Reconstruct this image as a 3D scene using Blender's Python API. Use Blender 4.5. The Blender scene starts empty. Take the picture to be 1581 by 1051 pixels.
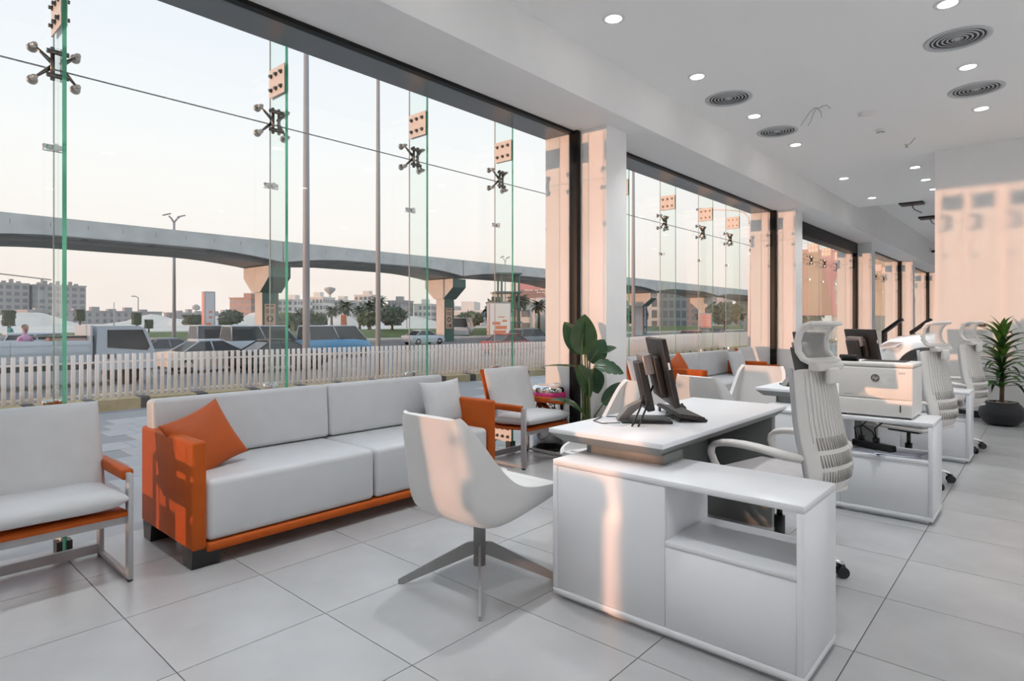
import bpy, bmesh, math, random
from mathutils import Vector, Matrix, Euler
random.seed(7)
PI = math.pi
SC = bpy.context.scene
C = SC.collection

# ------------------------------------------------------------------ camera
# axes: +Y runs along the window wall (away), +X into the room, floor at z = 0
cam = bpy.data.cameras.new('camera')
cam.sensor_width = 36.0
cam.lens = 930.6 / 1581 * 36.0
cam.shift_y = -(525.5 - 496.3) / 1581
cam.clip_start = 0.05
cam.clip_end = 2000
camo = bpy.data.objects.new('camera', cam)
camo.location = (0, 0, 1.276)
camo.rotation_euler = (PI / 2, 0, 0.7291)
C.objects.link(camo)
SC.camera = camo

# ------------------------------------------------------------------ exposure, sky, sun
SC.view_settings.view_transform = 'Standard'
SC.view_settings.look = 'None'
SC.view_settings.gamma = 1.0
SC.view_settings.use_curve_mapping = False
SC.view_settings.exposure = 0.0
SUN_AZ = math.atan(0.33)          # travel direction, from +Y towards +X
SUN_EL = math.radians(0.45)
LAMP_W = 8.5
LAMP_HIDDEN = 78.0       # strong unseen lamps added at the side for bounce light

w = bpy.data.worlds.new('sky')
SC.world = w
w.use_nodes = True
nt = w.node_tree
nt.nodes.clear()
out = nt.nodes.new('ShaderNodeOutputWorld')
bg = nt.nodes.new('ShaderNodeBackground')
tc = nt.nodes.new('ShaderNodeTexCoord')
sep = nt.nodes.new('ShaderNodeSeparateXYZ')
rmp = nt.nodes.new('ShaderNodeValToRGB')
nt.links.new(tc.outputs['Generated'], sep.inputs[0])
nt.links.new(sep.outputs['Z'], rmp.inputs[0])
cr = rmp.color_ramp
stops = [(0.0, (0.90, 0.80, 0.75)), (0.06, (0.94, 0.85, 0.79)), (0.14, (0.98, 0.93, 0.89)),
         (0.24, (0.97, 0.97, 0.965)), (0.42, (0.87, 0.925, 0.99)), (1.0, (0.66, 0.80, 1.0))]
while len(cr.elements) < len(stops):
    cr.elements.new(0.5)
for e, (p, c) in zip(cr.elements, stops):
    e.position = p
    e.color = (*c, 1)
# glow of the low sun around its own direction
dotn = nt.nodes.new('ShaderNodeVectorMath'); dotn.operation = 'DOT_PRODUCT'
dotn.inputs[1].default_value = (-math.sin(SUN_AZ), -math.cos(SUN_AZ), 0.03)
nt.links.new(tc.outputs['Generated'], dotn.inputs[0])
mx = nt.nodes.new('ShaderNodeMath'); mx.operation = 'MAXIMUM'; mx.inputs[1].default_value = 0
pw = nt.nodes.new('ShaderNodeMath'); pw.operation = 'POWER'; pw.inputs[1].default_value = 12
nt.links.new(dotn.outputs['Value'], mx.inputs[0]); nt.links.new(mx.outputs[0], pw.inputs[0])
glow = nt.nodes.new('ShaderNodeMix'); glow.data_type = 'RGBA'; glow.blend_type = 'ADD'
glow.inputs['B'].default_value = (0.9, 0.45, 0.16, 1)
nt.links.new(pw.outputs[0], glow.inputs['Factor'])
nt.links.new(rmp.outputs[0], glow.inputs['A'])
nt.links.new(glow.outputs['Result'], bg.inputs[0])
bg.inputs[1].default_value = 1.04
nt.links.new(bg.outputs[0], out.inputs[0])

sun = bpy.data.lights.new('sun', 'SUN')
sun.energy = 2.5
sun.color = (1.0, 0.50, 0.30)
sun.angle = math.radians(0.5)
so = bpy.data.objects.new('sun', sun)
sd = Vector((math.sin(SUN_AZ) * math.cos(SUN_EL), math.cos(SUN_AZ) * math.cos(SUN_EL), -math.sin(SUN_EL)))
so.rotation_euler = sd.to_track_quat('-Z', 'Y').to_euler()
so.location = (-8, -12, 4)
C.objects.link(so)

cy = SC.cycles
cy.max_bounces = 10
cy.diffuse_bounces = 5
cy.glossy_bounces = 4
cy.transparent_max_bounces = 40
cy.transmission_bounces = 6
cy.caustics_reflective = False
cy.caustics_refractive = False
cy.sample_clamp_indirect = 6.0

# ------------------------------------------------------------------ materials
M = {}
def mat(name, col, rough=0.6, metal=0.0, noise=0.0, nscale=8.0, bump=0.0, bscale=60.0, spec=0.5, rnd=0.0, emit=None, coat=0.0, trans=0.0):
    m = bpy.data.materials.new(name)
    m.use_nodes = True
    t = m.node_tree
    b = t.nodes['Principled BSDF']
    b.inputs['Roughness'].default_value = rough
    b.inputs['Metallic'].default_value = metal
    b.inputs['Specular IOR Level'].default_value = spec
    b.inputs['Coat Weight'].default_value = coat
    b.inputs['Transmission Weight'].default_value = trans
    base = (*col, 1)
    b.inputs['Base Color'].default_value = base
    last = None
    co = t.nodes.new('ShaderNodeTexCoord')
    if noise > 0:
        n = t.nodes.new('ShaderNodeTexNoise')
        n.inputs['Scale'].default_value = nscale
        n.inputs['Detail'].default_value = 6
        t.links.new(co.outputs['Object'], n.inputs['Vector'])
        r = t.nodes.new('ShaderNodeMapRange')
        r.inputs['From Min'].default_value = 0.3
        r.inputs['From Max'].default_value = 0.7
        r.inputs['To Min'].default_value = 1 - noise
        r.inputs['To Max'].default_value = 1 + noise
        t.links.new(n.outputs[0], r.inputs['Value'])
        last = r.outputs[0]
    if rnd > 0:
        oi = t.nodes.new('ShaderNodeObjectInfo')
        r2 = t.nodes.new('ShaderNodeMapRange')
        r2.inputs['To Min'].default_value = 1 - rnd
        r2.inputs['To Max'].default_value = 1 + rnd
        t.links.new(oi.outputs['Random'], r2.inputs['Value'])
        if last is None:
            last = r2.outputs[0]
        else:
            mm = t.nodes.new('ShaderNodeMath'); mm.operation = 'MULTIPLY'
            t.links.new(last, mm.inputs[0]); t.links.new(r2.outputs[0], mm.inputs[1])
            last = mm.outputs[0]
    if last is not None:
        v = t.nodes.new('ShaderNodeVectorMath'); v.operation = 'SCALE'
        v.inputs[0].default_value = col
        t.links.new(last, v.inputs['Scale'])
        t.links.new(v.outputs[0], b.inputs['Base Color'])
    if bump > 0:
        n2 = t.nodes.new('ShaderNodeTexNoise')
        n2.inputs['Scale'].default_value = bscale
        n2.inputs['Detail'].default_value = 4
        t.links.new(co.outputs['Object'], n2.inputs['Vector'])
        bp = t.nodes.new('ShaderNodeBump')
        bp.inputs['Strength'].default_value = bump
        bp.inputs['Distance'].default_value = 0.01
        t.links.new(n2.outputs[0], bp.inputs['Height'])
        t.links.new(bp.outputs[0], b.inputs['Normal'])
    if emit:
        b.inputs['Emission Color'].default_value = (*emit[0], 1)
        b.inputs['Emission Strength'].default_value = emit[1]
    M[name] = m
    return m

def glass(name, tint, refl=0.5):
    m = bpy.data.materials.new(name)
    m.use_nodes = True
    t = m.node_tree
    t.nodes.clear()
    o = t.nodes.new('ShaderNodeOutputMaterial')
    tr = t.nodes.new('ShaderNodeBsdfTransparent'); tr.inputs[0].default_value = (*tint, 1)
    gl = t.nodes.new('ShaderNodeBsdfGlossy'); gl.inputs['Roughness'].default_value = 0.0
    gl.inputs['Color'].default_value = (1, 1, 1, 1)
    ge = t.nodes.new('ShaderNodeNewGeometry')
    dt = t.nodes.new('ShaderNodeVectorMath'); dt.operation = 'DOT_PRODUCT'
    t.links.new(ge.outputs['Incoming'], dt.inputs[0]); t.links.new(ge.outputs['Normal'], dt.inputs[1])
    ab = t.nodes.new('ShaderNodeMath'); ab.operation = 'ABSOLUTE'; t.links.new(dt.outputs['Value'], ab.inputs[0])
    om = t.nodes.new('ShaderNodeMath'); om.operation = 'SUBTRACT'; om.inputs[0].default_value = 1.0; om.use_clamp = True
    t.links.new(ab.outputs[0], om.inputs[1])
    p5 = t.nodes.new('ShaderNodeMath'); p5.operation = 'POWER'; p5.inputs[1].default_value = 5.0; t.links.new(om.outputs[0], p5.inputs[0])
    fr = t.nodes.new('ShaderNodeMath'); fr.operation = 'MULTIPLY_ADD'; fr.inputs[1].default_value = 0.96; fr.inputs[2].default_value = 0.04
    t.links.new(p5.outputs[0], fr.inputs[0])
    mu = t.nodes.new('ShaderNodeMath'); mu.operation = 'MULTIPLY'; mu.inputs[1].default_value = refl
    mix = t.nodes.new('ShaderNodeMixShader')
    t.links.new(fr.outputs[0], mu.inputs[0]); t.links.new(mu.outputs[0], mix.inputs[0])
    t.links.new(tr.outputs[0], mix.inputs[1]); t.links.new(gl.outputs[0], mix.inputs[2])
    t.links.new(mix.outputs[0], o.inputs[0])
    M[name] = m
    return m

mat('wall', (0.86, 0.85, 0.84), 0.75, noise=0.015, nscale=3, bump=0.05, bscale=200)
mat('ceiling', (0.88, 0.875, 0.865), 0.85)
mat('tile', (0.42, 0.425, 0.43), 0.27, noise=0.10, nscale=2.2, bump=0.03, bscale=90, rnd=0.03)
mat('grout', (0.10, 0.098, 0.095), 0.8)
mat('soffit_dark', (0.17, 0.18, 0.185), 0.25, spec=0.6)
mat('black_metal', (0.006, 0.006, 0.006), 0.45, spec=0.3)
mat('skirting_black', (0.01, 0.01, 0.01), 0.35)
glass('pane', (0.988, 0.996, 0.992))
glass('fin', (0.955, 0.985, 0.97), 0.45)
mat('fin_edge', (0.08, 0.50, 0.28), 0.15, trans=0.30, spec=0.6)
mat('silicone', (0.40, 0.42, 0.42), 0.5)
mat('steel', (0.62, 0.60, 0.57), 0.28, metal=1.0)
mat('steel_dark', (0.20, 0.18, 0.165), 0.22, metal=1.0)
mat('plate', (0.78, 0.74, 0.69), 0.42)
mat('chrome', (0.82, 0.82, 0.82), 0.08, metal=1.0)
mat('orange', (0.46, 0.086, 0.007), 0.55, noise=0.06, nscale=12, bump=0.12, bscale=220, spec=0.25)
mat('orange_cloth', (0.45, 0.080, 0.007), 0.6, noise=0.05, nscale=10, bump=0.1, bscale=160)
mat('sofa_grey', (0.60, 0.61, 0.625), 0.42, noise=0.03, nscale=6, bump=0.08, bscale=240)
mat('cushion_grey', (0.60, 0.61, 0.62), 0.7, noise=0.03, nscale=10, bump=0.12, bscale=300)
mat('frame_grey', (0.42, 0.42, 0.43), 0.45)
mat('shell_white', (0.66, 0.655, 0.65), 0.55, noise=0.015, nscale=5, bump=0.05, bscale=300)
mat('base_grey', (0.30, 0.30, 0.30), 0.42, metal=0.25)
mat('laminate', (0.79, 0.80, 0.825), 0.32, spec=0.45)
mat('laminate_grey', (0.21, 0.22, 0.215), 0.5)
mat('office_white', (0.74, 0.715, 0.69), 0.45)
mat('slot_grey', (0.42, 0.40, 0.38), 0.7)
mat('mesh_pale', (0.62, 0.60, 0.58), 0.8)
M['mesh_pale'].node_tree.nodes['Principled BSDF'].inputs['Alpha'].default_value = 0.45
mat('leaf_olive', (0.030, 0.068, 0.018), 0.35, noise=0.25, nscale=14)
mat('office_seat', (0.55, 0.53, 0.535), 0.85, noise=0.04, nscale=20, bump=0.2, bscale=400)
mat('plastic_black', (0.014, 0.014, 0.015), 0.42)
mat('plastic_dark', (0.022, 0.021, 0.021), 0.42)
mat('screen', (0.008, 0.008, 0.01), 0.12)
mat('bezel_silver', (0.30, 0.27, 0.26), 0.35, metal=0.6)
mat('sticker', (0.75, 0.78, 0.80), 0.5)
mat('printer', (0.80, 0.78, 0.75), 0.42)
mat('printer_line', (0.20, 0.18, 0.17), 0.6)
mat('logo_grey', (0.13, 0.12, 0.12), 0.5)
mat('paper', (0.70, 0.72, 0.80), 0.7)
mat('leaf_dark', (0.018, 0.062, 0.022), 0.32, noise=0.25, nscale=14)
mat('leaf_mid', (0.055, 0.15, 0.030), 0.38, noise=0.25, nscale=14)
mat('stalk', (0.11, 0.14, 0.045), 0.5)
mat('trunk', (0.13, 0.075, 0.045), 0.8, noise=0.2, nscale=30)
mat('pot_black', (0.018, 0.019, 0.024), 0.5)
mat('soil', (0.05, 0.035, 0.025), 0.9)
mat('pebble', (0.55, 0.47, 0.38), 0.7, noise=0.2, nscale=30)
mat('pink_bag', (0.75, 0.045, 0.25), 0.35)
mat('lamp_glow', (1, 1, 1), 0.5, emit=((1.0, 0.98, 0.95), 14.0))
mat('vent', (0.50, 0.52, 0.54), 0.45)
mat('vent_shade', (0.035, 0.035, 0.035), 0.8)
mat('white_plastic', (0.78, 0.77, 0.75), 0.4)
mat('car_white', (0.80, 0.80, 0.80), 0.2, coat=0.8)
mat('car_glass', (0.02, 0.025, 0.03), 0.06)
mat('tyre', (0.012, 0.012, 0.012), 0.75)
mat('rim', (0.10, 0.10, 0.105), 0.3, metal=0.8)
mat('headlight', (0.55, 0.58, 0.62), 0.08, spec=0.8)
# outside; far things paled in colour to stand for haze
mat('paver', (0.46, 0.465, 0.47), 0.7, noise=0.06, nscale=5, rnd=0.05)
mat('paver_joint', (0.33, 0.335, 0.34), 0.85)
mat('asphalt', (0.20, 0.20, 0.205), 0.85, noise=0.12, nscale=0.6)
mat('sand', (0.60, 0.57, 0.52), 0.95, noise=0.12, nscale=0.05)
mat('grass', (0.13, 0.17, 0.06), 0.95, noise=0.2, nscale=1.2)
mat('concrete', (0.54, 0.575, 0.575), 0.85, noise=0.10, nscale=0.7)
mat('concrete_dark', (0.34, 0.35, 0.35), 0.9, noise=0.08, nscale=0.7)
mat('pier_cream', (0.60, 0.60, 0.585), 0.8, noise=0.06, nscale=0.8)
mat('pier_green', (0.085, 0.16, 0.135), 0.7, noise=0.08, nscale=0.8)
mat('picket', (0.92, 0.82, 0.75), 0.7)
mat('kerb_yellow', (0.48, 0.40, 0.24), 0.85, noise=0.12, nscale=6)
mat('kerb_black', (0.09, 0.09, 0.09), 0.85)
mat('pole', (0.33, 0.34, 0.355), 0.5)
mat('banner_peach', (0.60, 0.38, 0.26), 0.7)
mat('print_dark', (0.10, 0.085, 0.08), 0.7)
mat('print_orange', (0.75, 0.22, 0.10), 0.7)
mat('print_white', (0.85, 0.83, 0.80), 0.6)
mat('print_blue', (0.10, 0.16, 0.30), 0.7)
mat('print_pink', (0.72, 0.35, 0.33), 0.7)
mat('print_grey', (0.55, 0.57, 0.60), 0.6)
mat('navy', (0.035, 0.05, 0.10), 0.7)
mat('build_grey', (0.36, 0.355, 0.36), 0.9, noise=0.06, nscale=0.1)
mat('build_pale', (0.62, 0.60, 0.57), 0.9, noise=0.05, nscale=0.1)
mat('build_brown', (0.42, 0.28, 0.24), 0.9)
mat('window_dark', (0.20, 0.21, 0.225), 0.3)
mat('foliage', (0.13, 0.165, 0.09), 0.8, noise=0.3, nscale=2)
mat('foliage_dark', (0.085, 0.11, 0.07), 0.8, noise=0.3, nscale=2)
mat('bark', (0.16, 0.12, 0.09), 0.9)
mat('v_white', (0.47, 0.52, 0.57), 0.3)
mat('v_grey', (0.17, 0.19, 0.21), 0.3)
mat('v_black', (0.02, 0.02, 0.022), 0.3)
mat('v_blue', (0.10, 0.30, 0.50), 0.3)
mat('v_red', (0.33, 0.07, 0.06), 0.3)
mat('v_amber', (0.60, 0.50, 0.40), 0.35)
mat('skin', (0.33, 0.19, 0.13), 0.7)
mat('cloth_pink', (0.55, 0.30, 0.48), 0.8)
mat('cloth_teal', (0.06, 0.30, 0.33), 0.8)
mat('crane_metal', (0.45, 0.40, 0.36), 0.6)

# ------------------------------------------------------------------ helpers
def nb():
    return bmesh.new()
def box(bm, x0, x1, y0, y1, z0, z1, mi=0, mtx=None, bev=0.0, seg=2):
    r = bmesh.ops.create_cube(bm, size=1.0)
    vs = r['verts']
    for v in vs:
        v.co = Vector(((x0 + x1) / 2 + v.co.x * (x1 - x0), (y0 + y1) / 2 + v.co.y * (y1 - y0), (z0 + z1) / 2 + v.co.z * (z1 - z0)))
    fs = set(f for v in vs for f in v.link_faces)
    if bev > 0:
        es = list(set(e for v in vs for e in v.link_edges))
        rr = bmesh.ops.bevel(bm, geom=es, offset=bev, offset_type='OFFSET', segments=seg, profile=0.5, affect='EDGES', clamp_overlap=True)
        vs = list(set(v for v in rr['verts']) | set(v for v in vs if v.is_valid))
        fs = set(f for v in vs for f in v.link_faces)
    for f in fs:
        f.material_index = mi
        f.smooth = bev > 0
    if mtx is not None:
        bmesh.ops.transform(bm, matrix=mtx, verts=[v for v in vs if v.is_valid])
    return vs
def tube(bm, pts, r, seg=8, mi=0, caps=True, smooth=True):
    pts = [Vector(p) for p in pts]
    n = len(pts)
    rs = r if isinstance(r, (list, tuple)) else [r] * n
    rings = []
    up = Vector((0, 0, 1))
    prev = None
    for i in range(n):
        a = pts[max(i - 1, 0)]; b = pts[min(i + 1, n - 1)]
        t = (b - a).normalized()
        if prev is None:
            u = t.cross(up)
            if u.length < 1e-3:
                u = t.cross(Vector((1, 0, 0)))
            u.normalize()
        else:
            u = (prev - t * prev.dot(t))
            if u.length < 1e-5:
                u = t.orthogonal()
            u.normalize()
        prev = u
        v = t.cross(u)
        rings.append([bm.verts.new(pts[i] + (u * math.cos(2 * PI * k / seg) + v * math.sin(2 * PI * k / seg)) * rs[i]) for k in range(seg)])
    for i in range(n - 1):
        for k in range(seg):
            f = bm.faces.new((rings[i][k], rings[i][(k + 1) % seg], rings[i + 1][(k + 1) % seg], rings[i + 1][k]))
            f.material_index = mi; f.smooth = smooth
    if caps:
        for rg in (rings[0][::-1], rings[-1]):
            f = bm.faces.new(rg); f.material_index = mi
def lathe(bm, prof, seg=24, mi=0, cx=0, cy=0, cz=0, smooth=True, mtx=None):
    rings = []
    newv = []
    for (r, z) in prof:
        if r < 1e-6:
            v = bm.verts.new((cx, cy, cz + z)); rings.append([v]); newv.append(v)
        else:
            rg = [bm.verts.new((cx + r * math.cos(2 * PI * k / seg), cy + r * math.sin(2 * PI * k / seg), cz + z)) for k in range(seg)]
            rings.append(rg); newv += rg
    for a, b in zip(rings[:-1], rings[1:]):
        for k in range(seg):
            k2 = (k + 1) % seg
            if len(a) == 1 and len(b) == 1:
                continue
            if len(a) == 1:
                f = bm.faces.new((a[0], b[k2], b[k]))
            elif len(b) == 1:
                f = bm.faces.new((a[k], a[k2], b[0]))
            else:
                f = bm.faces.new((a[k], a[k2], b[k2], b[k]))
            f.material_index = mi; f.smooth = smooth
    if mtx is not None:
        bmesh.ops.transform(bm, matrix=mtx, verts=newv)
def prism(bm, poly, axis, a0, a1, mi=0):
    """extrude a 2-D polygon along an axis: axis 'x' -> poly in (y, z); 'y' -> (x, z); 'z' -> (x, y)"""
    def P(p, a):
        return {'x': (a, p[0], p[1]), 'y': (p[0], a, p[1]), 'z': (p[0], p[1], a)}[axis]
    A = [bm.verts.new(P(p, a0)) for p in poly]
    B = [bm.verts.new(P(p, a1)) for p in poly]
    fs = [bm.faces.new(A[::-1]), bm.faces.new(B)]
    n = len(poly)
    for i in range(n):
        fs.append(bm.faces.new((A[i], A[(i + 1) % n], B[(i + 1) % n], B[i])))
    for f in fs:
        f.material_index = mi
    return A + B
def obj(name, bm, mats, parent=None, loc=None, rot=None, smooth_angle=None, kind=None, label=None):
    bmesh.ops.recalc_face_normals(bm, faces=bm.faces[:])
    me = bpy.data.meshes.new(name)
    bm.to_mesh(me); bm.free()
    if not isinstance(mats, (list, tuple)):
        mats = [mats]
    for m in mats:
        me.materials.append(M[m])
    o = bpy.data.objects.new(name, me)
    C.objects.link(o)
    if parent is not None:
        o.parent = parent
    if loc is not None:
        o.location = loc
    if rot is not None:
        o.rotation_euler = rot
    if kind:
        o['kind'] = kind
    if label:
        o['label'] = label
    return o
def inst(src, name, parent=None, loc=None, rot=None, scale=None):
    o = src.copy(); o.name = name
    C.objects.link(o)
    if parent is not None:
        o.parent = parent
    if loc is not None:
        o.location = loc
    if rot is not None:
        o.rotation_euler = rot
    if scale is not None:
        o.scale = scale
    return o
def tag(o, label, cat, group=None):
    o['label'] = label; o['category'] = cat
    if group:
        o['group'] = group
    return o
def thing(name, label, cat, loc=(0, 0, 0), rz=0.0, group=None):
    o = bpy.data.objects.new(name, None)
    C.objects.link(o)
    o.location = loc; o.rotation_euler = (0, 0, rz)
    return tag(o, label, cat, group)
def struct(name, bm=None, mats='wall', parent=None, loc=None):
    if bm is None:
        o = bpy.data.objects.new(name, None); C.objects.link(o)
        if loc: o.location = loc
    else:
        o = obj(name, bm, mats, parent, loc)
    o['kind'] = 'structure'
    return o
def dup(root, loc, rz, label, group=None):
    r = root.copy(); C.objects.link(r); r.location = loc; r.rotation_euler = (0, 0, rz); r['label'] = label
    if group: r['group'] = group
    for ch in list(root.children):
        c = ch.copy(); C.objects.link(c); c.parent = r
        for g in ch.children:
            d = g.copy(); C.objects.link(d); d.parent = c
    return r
def subsurf(o, n=1):
    m = o.modifiers.new('smooth', 'SUBSURF'); m.levels = n; m.render_levels = n
def text(name, body, size, m, parent, loc, rot, ext=0.002, align='CENTER', shear=0.0):
    cu = bpy.data.curves.new(name, 'FONT')
    cu.body = body; cu.size = size; cu.extrude = ext; cu.align_x = align; cu.align_y = 'CENTER'; cu.shear = shear
    cu.materials.append(M[m])
    tmp = bpy.data.objects.new(name + '_curve', cu); C.objects.link(tmp)
    bpy.context.view_layer.update()
    me = bpy.data.meshes.new_from_object(tmp.evaluated_get(bpy.context.evaluated_depsgraph_get()))
    bpy.data.objects.remove(tmp)
    o = bpy.data.objects.new(name, me); C.objects.link(o)
    if parent: o.parent = parent
    o.location = loc; o.rotation_euler = rot
    return o
def cushion_bm(sx, sy, sz, n=14, ear=0.10, p=2.6):
    """pillow: thick in the middle, thin seams, corners drawn out"""
    bm = nb()
    top = {}; bot = {}
    for i in range(n + 1):
        for j in range(n + 1):
            u = math.sin(PI / 2 * (-1 + 2 * i / n)); v = math.sin(PI / 2 * (-1 + 2 * j / n))
            x = u * (1 - ear * (1 - v * v) * abs(u)); y = v * (1 - ear * (1 - u * u) * abs(v))
            h = ((1 - abs(u) ** p) * (1 - abs(v) ** p)) ** 0.5 if abs(u) < 1 and abs(v) < 1 else 0
            wv = 0.03 * math.sin(7 * u + 3 * v) * h
            top[i, j] = bm.verts.new((x * sx / 2, y * sy / 2, (h + wv) * sz / 2))
            bot[i, j] = top[i, j] if h == 0 else bm.verts.new((x * sx / 2, y * sy / 2, -(h + wv) * sz / 2))
    for i in range(n):
        for j in range(n):
            f = bm.faces.new((top[i, j], top[i + 1, j], top[i + 1, j + 1], top[i, j + 1])); f.smooth = True
            q = [bot[i, j], bot[i, j + 1], bot[i + 1, j + 1], bot[i + 1, j]]
            f = bm.faces.new(q); f.smooth = True
    return bm

# ------------------------------------------------------------------ the room
BAY = 5.8
COL0, COL1 = 4.95, 5.32           # column 1 along Y; repeats every bay
CEIL = 3.62
HIGH = 3.95                       # ceiling of the showroom beyond
TX, TY = -3.5676, 0.8226          # tile grid origin
bm = nb(); box(bm, -4.17, 6.0, -5.8, 36.0, -0.16, -0.004)
floor = struct('floor', bm, 'grout')
bm = nb(); box(bm, 0.002, 0.598, 0.002, 0.598, -0.004, 0.0)
tile0 = obj('tile', bm, 'tile', floor, (TX - 0.6, TY - 1.2, 0))
for i in range(-2, 16):
    for j in range(-1, 9):
        if (i, j) == (-2, -1):
            continue
        inst(tile0, 'tile', floor, (TX + 0.6 * j, TY + 0.6 * i, 0))
bm = nb()
for i in range(-11, 59):
    for j in range(-1, 16):
        if -2 <= i < 16 and j < 9:
            continue
        x, y = TX + 0.6 * j, TY + 0.6 * i
        if x > 5.5 or y > 35.3:
            continue
        box(bm, x + .002, x + .598, y + .002, y + .598, -0.004, 0.0)
obj('outlying_tiles', bm, 'tile', floor, kind='stuff')

wl = struct('wall_left')
for k in range(-1, 5):
    bm = nb(); y0 = COL0 + BAY * k
    box(bm, -3.95 if k >= 0 else -3.62, -3.2, y0, y0 + (COL1 - COL0), -0.1, 3.2)  # unseen rear column made thinner so sun reaches the right wall
    obj('column', bm, 'wall', wl)
bm = nb(); box(bm, -3.62, -3.2, -1.45, -0.86, -0.1, 3.2); obj('column', bm, 'wall', wl)  # unseen block added to widen the column shade on the visitor chair
bm = nb(); box(bm, -3.95, -3.2, -6.4, -5.6, -0.1, 3.2); obj('column', bm, 'wall', wl)
bm = nb(); box(bm, -3.58, -2.97, -6.0, 36.0, 3.18, 5.2); obj('beam', bm, 'wall', wl)
bm = nb(); box(bm, -3.95, -3.58, -6.0, 36.0, 3.18, 5.2); obj('soffit_panel', bm, 'soffit_dark', wl)
bm = nb(); box(bm, -2.97, 6.0, -5.8, 14.0, CEIL, CEIL + 0.12)
box(bm, -2.97, 6.0, 14.0, 36.0, HIGH, HIGH + 0.12)
box(bm, -2.97, 6.0, 13.9, 14.0, CEIL + 0.12, HIGH + 0.12)
ceil = struct('ceiling', bm, 'ceiling')
bm = nb(); box(bm, -1.19, 6.0, 10.1, 10.45, -0.1, CEIL)
wr = struct('wall_right', bm, 'wall')
bm = nb(); box(bm, -1.19, 6.0, 10.085, 10.1, 0.0, 0.09)
struct('baseboard_right', bm, 'skirting_black')
bm = nb(); box(bm, -3.95, 6.2, -5.95, -5.8, -0.1, 5); struct('wall_rear', bm, 'wall')
bm = nb(); box(bm, 6.0, 6.2, -5.8, 36, -0.1, 5); struct('wall_side', bm, 'wall')
bm = nb(); box(bm, -3.95, 6.2, 36, 36.2, -0.1, 5); struct('wall_far', bm, 'wall')

# ------------------------------------------------------------------ point-fixed glazing, one window per bay
GX = -4.18
FIN = [0.811, 2.071, 3.332, 4.419, 5.611]
def fin_parts(win, y, lowplate=True):
    bm = nb()
    vs = box(bm, GX + 0.012, -3.94, y - 0.010, y + 0.010, 0.02, 4.6)
    for f in bm.faces:
        if abs(f.normal.x) > 0.5 and f.calc_center_median().x > -4.0:
            f.material_index = 1
    fin = obj('glass_fin', bm, ['fin', 'fin_edge'], win)
    for z0, z1 in ((2.865, 3.065), (0.09, 0.27)):
        bm = nb()
        for s in (-1, 1):
            ya, yb = sorted((y + s * 0.009, y + s * 0.015))
            box(bm, GX + 0.015, -3.945, ya, yb, z0, z1)
            for bx in (-4.13, -4.06, -3.99):
                for bz in (z0 + 0.05, z1 - 0.05):
                    tube(bm, [(bx, y + s * 0.015, bz), (bx, y + s * 0.034, bz)], 0.011, 8, 1)
                    tube(bm, [(bx, y + s * 0.0152, bz), (bx, y + s * 0.020, bz)], 0.017, 8, 1)
        obj('splice_plate', bm, ['plate', 'steel_dark'], fin)
    bm = nb(); zc = 2.693; xc = GX + 0.075
    tube(bm, [(xc + 0.012, y - 0.022, zc - 0.09), (xc + 0.012, y - 0.022, zc + 0.09)], 0.011, 8)
    tube(bm, [(xc + 0.012, y + 0.022, zc - 0.09), (xc + 0.012, y + 0.022, zc + 0.09)], 0.011, 8)
    for bz in (-0.065, 0.065):
        tube(bm, [(xc + 0.02, y - 0.05, zc + bz), (xc + 0.02, y + 0.05, zc + bz)], 0.014, 8)
    for sy in (-1, 1):
        for sz in (-1, 1):
            tip = (GX + 0.055, y + sy * 0.098, zc + sz * 0.088)
            tube(bm, [(xc, y + sy * 0.02, zc + sz * 0.01), tip], [0.013, 0.006], 8)
            tube(bm, [(GX + 0.006, tip[1], tip[2]), (GX + 0.085, tip[1], tip[2])], 0.010, 8, 1)
            tube(bm, [(GX + 0.006, tip[1], tip[2]), (GX + 0.020, tip[1], tip[2])], [0.027, 0.024], 14, 1)
            tube(bm, [(GX + 0.045, tip[1], tip[2]), (GX + 0.066, tip[1], tip[2])], 0.016, 12, 1)
    obj('spider_fitting', bm, ['steel_dark', 'steel'], fin)
    for z in (2.246, 0.82):
        bm = nb()
        box(bm, GX + 0.006, GX + 0.02, y - 0.055, y - 0.006, z - 0.02, z + 0.02, bev=0.006)
        box(bm, GX + 0.006, GX + 0.02, y + 0.006, y + 0.055, z - 0.02, z + 0.02, bev=0.006)
        box(bm, GX + 0.012, GX + 0.06, y - 0.012, y + 0.012, z - 0.018, z + 0.018)
        for s in (-1, 1):
            tube(bm, [(GX + 0.02, y + s * 0.032, z), (GX + 0.03, y + s * 0.032, z)], 0.010, 8)
        obj('edge_clip', bm, 'chrome', fin)
    bm = nb()
    box(bm, -4.02, -3.93, y - 0.045, y + 0.045, 0.0, 0.012, 1)
    box(bm, -4.0, -3.935, y - 0.035, y - 0.0095, 0.012, 0.10, 1)
    box(bm, -4.0, -3.935, y + 0.0095, y + 0.035, 0.012, 0.10, 1)
    box(bm, GX + 0.01, GX + 0.035, y - 0.20, y + 0.20, 0.085, 0.10, 0)
    obj('floor_shoe', bm, ['chrome', 'plastic_black'], fin)
    return fin
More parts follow.
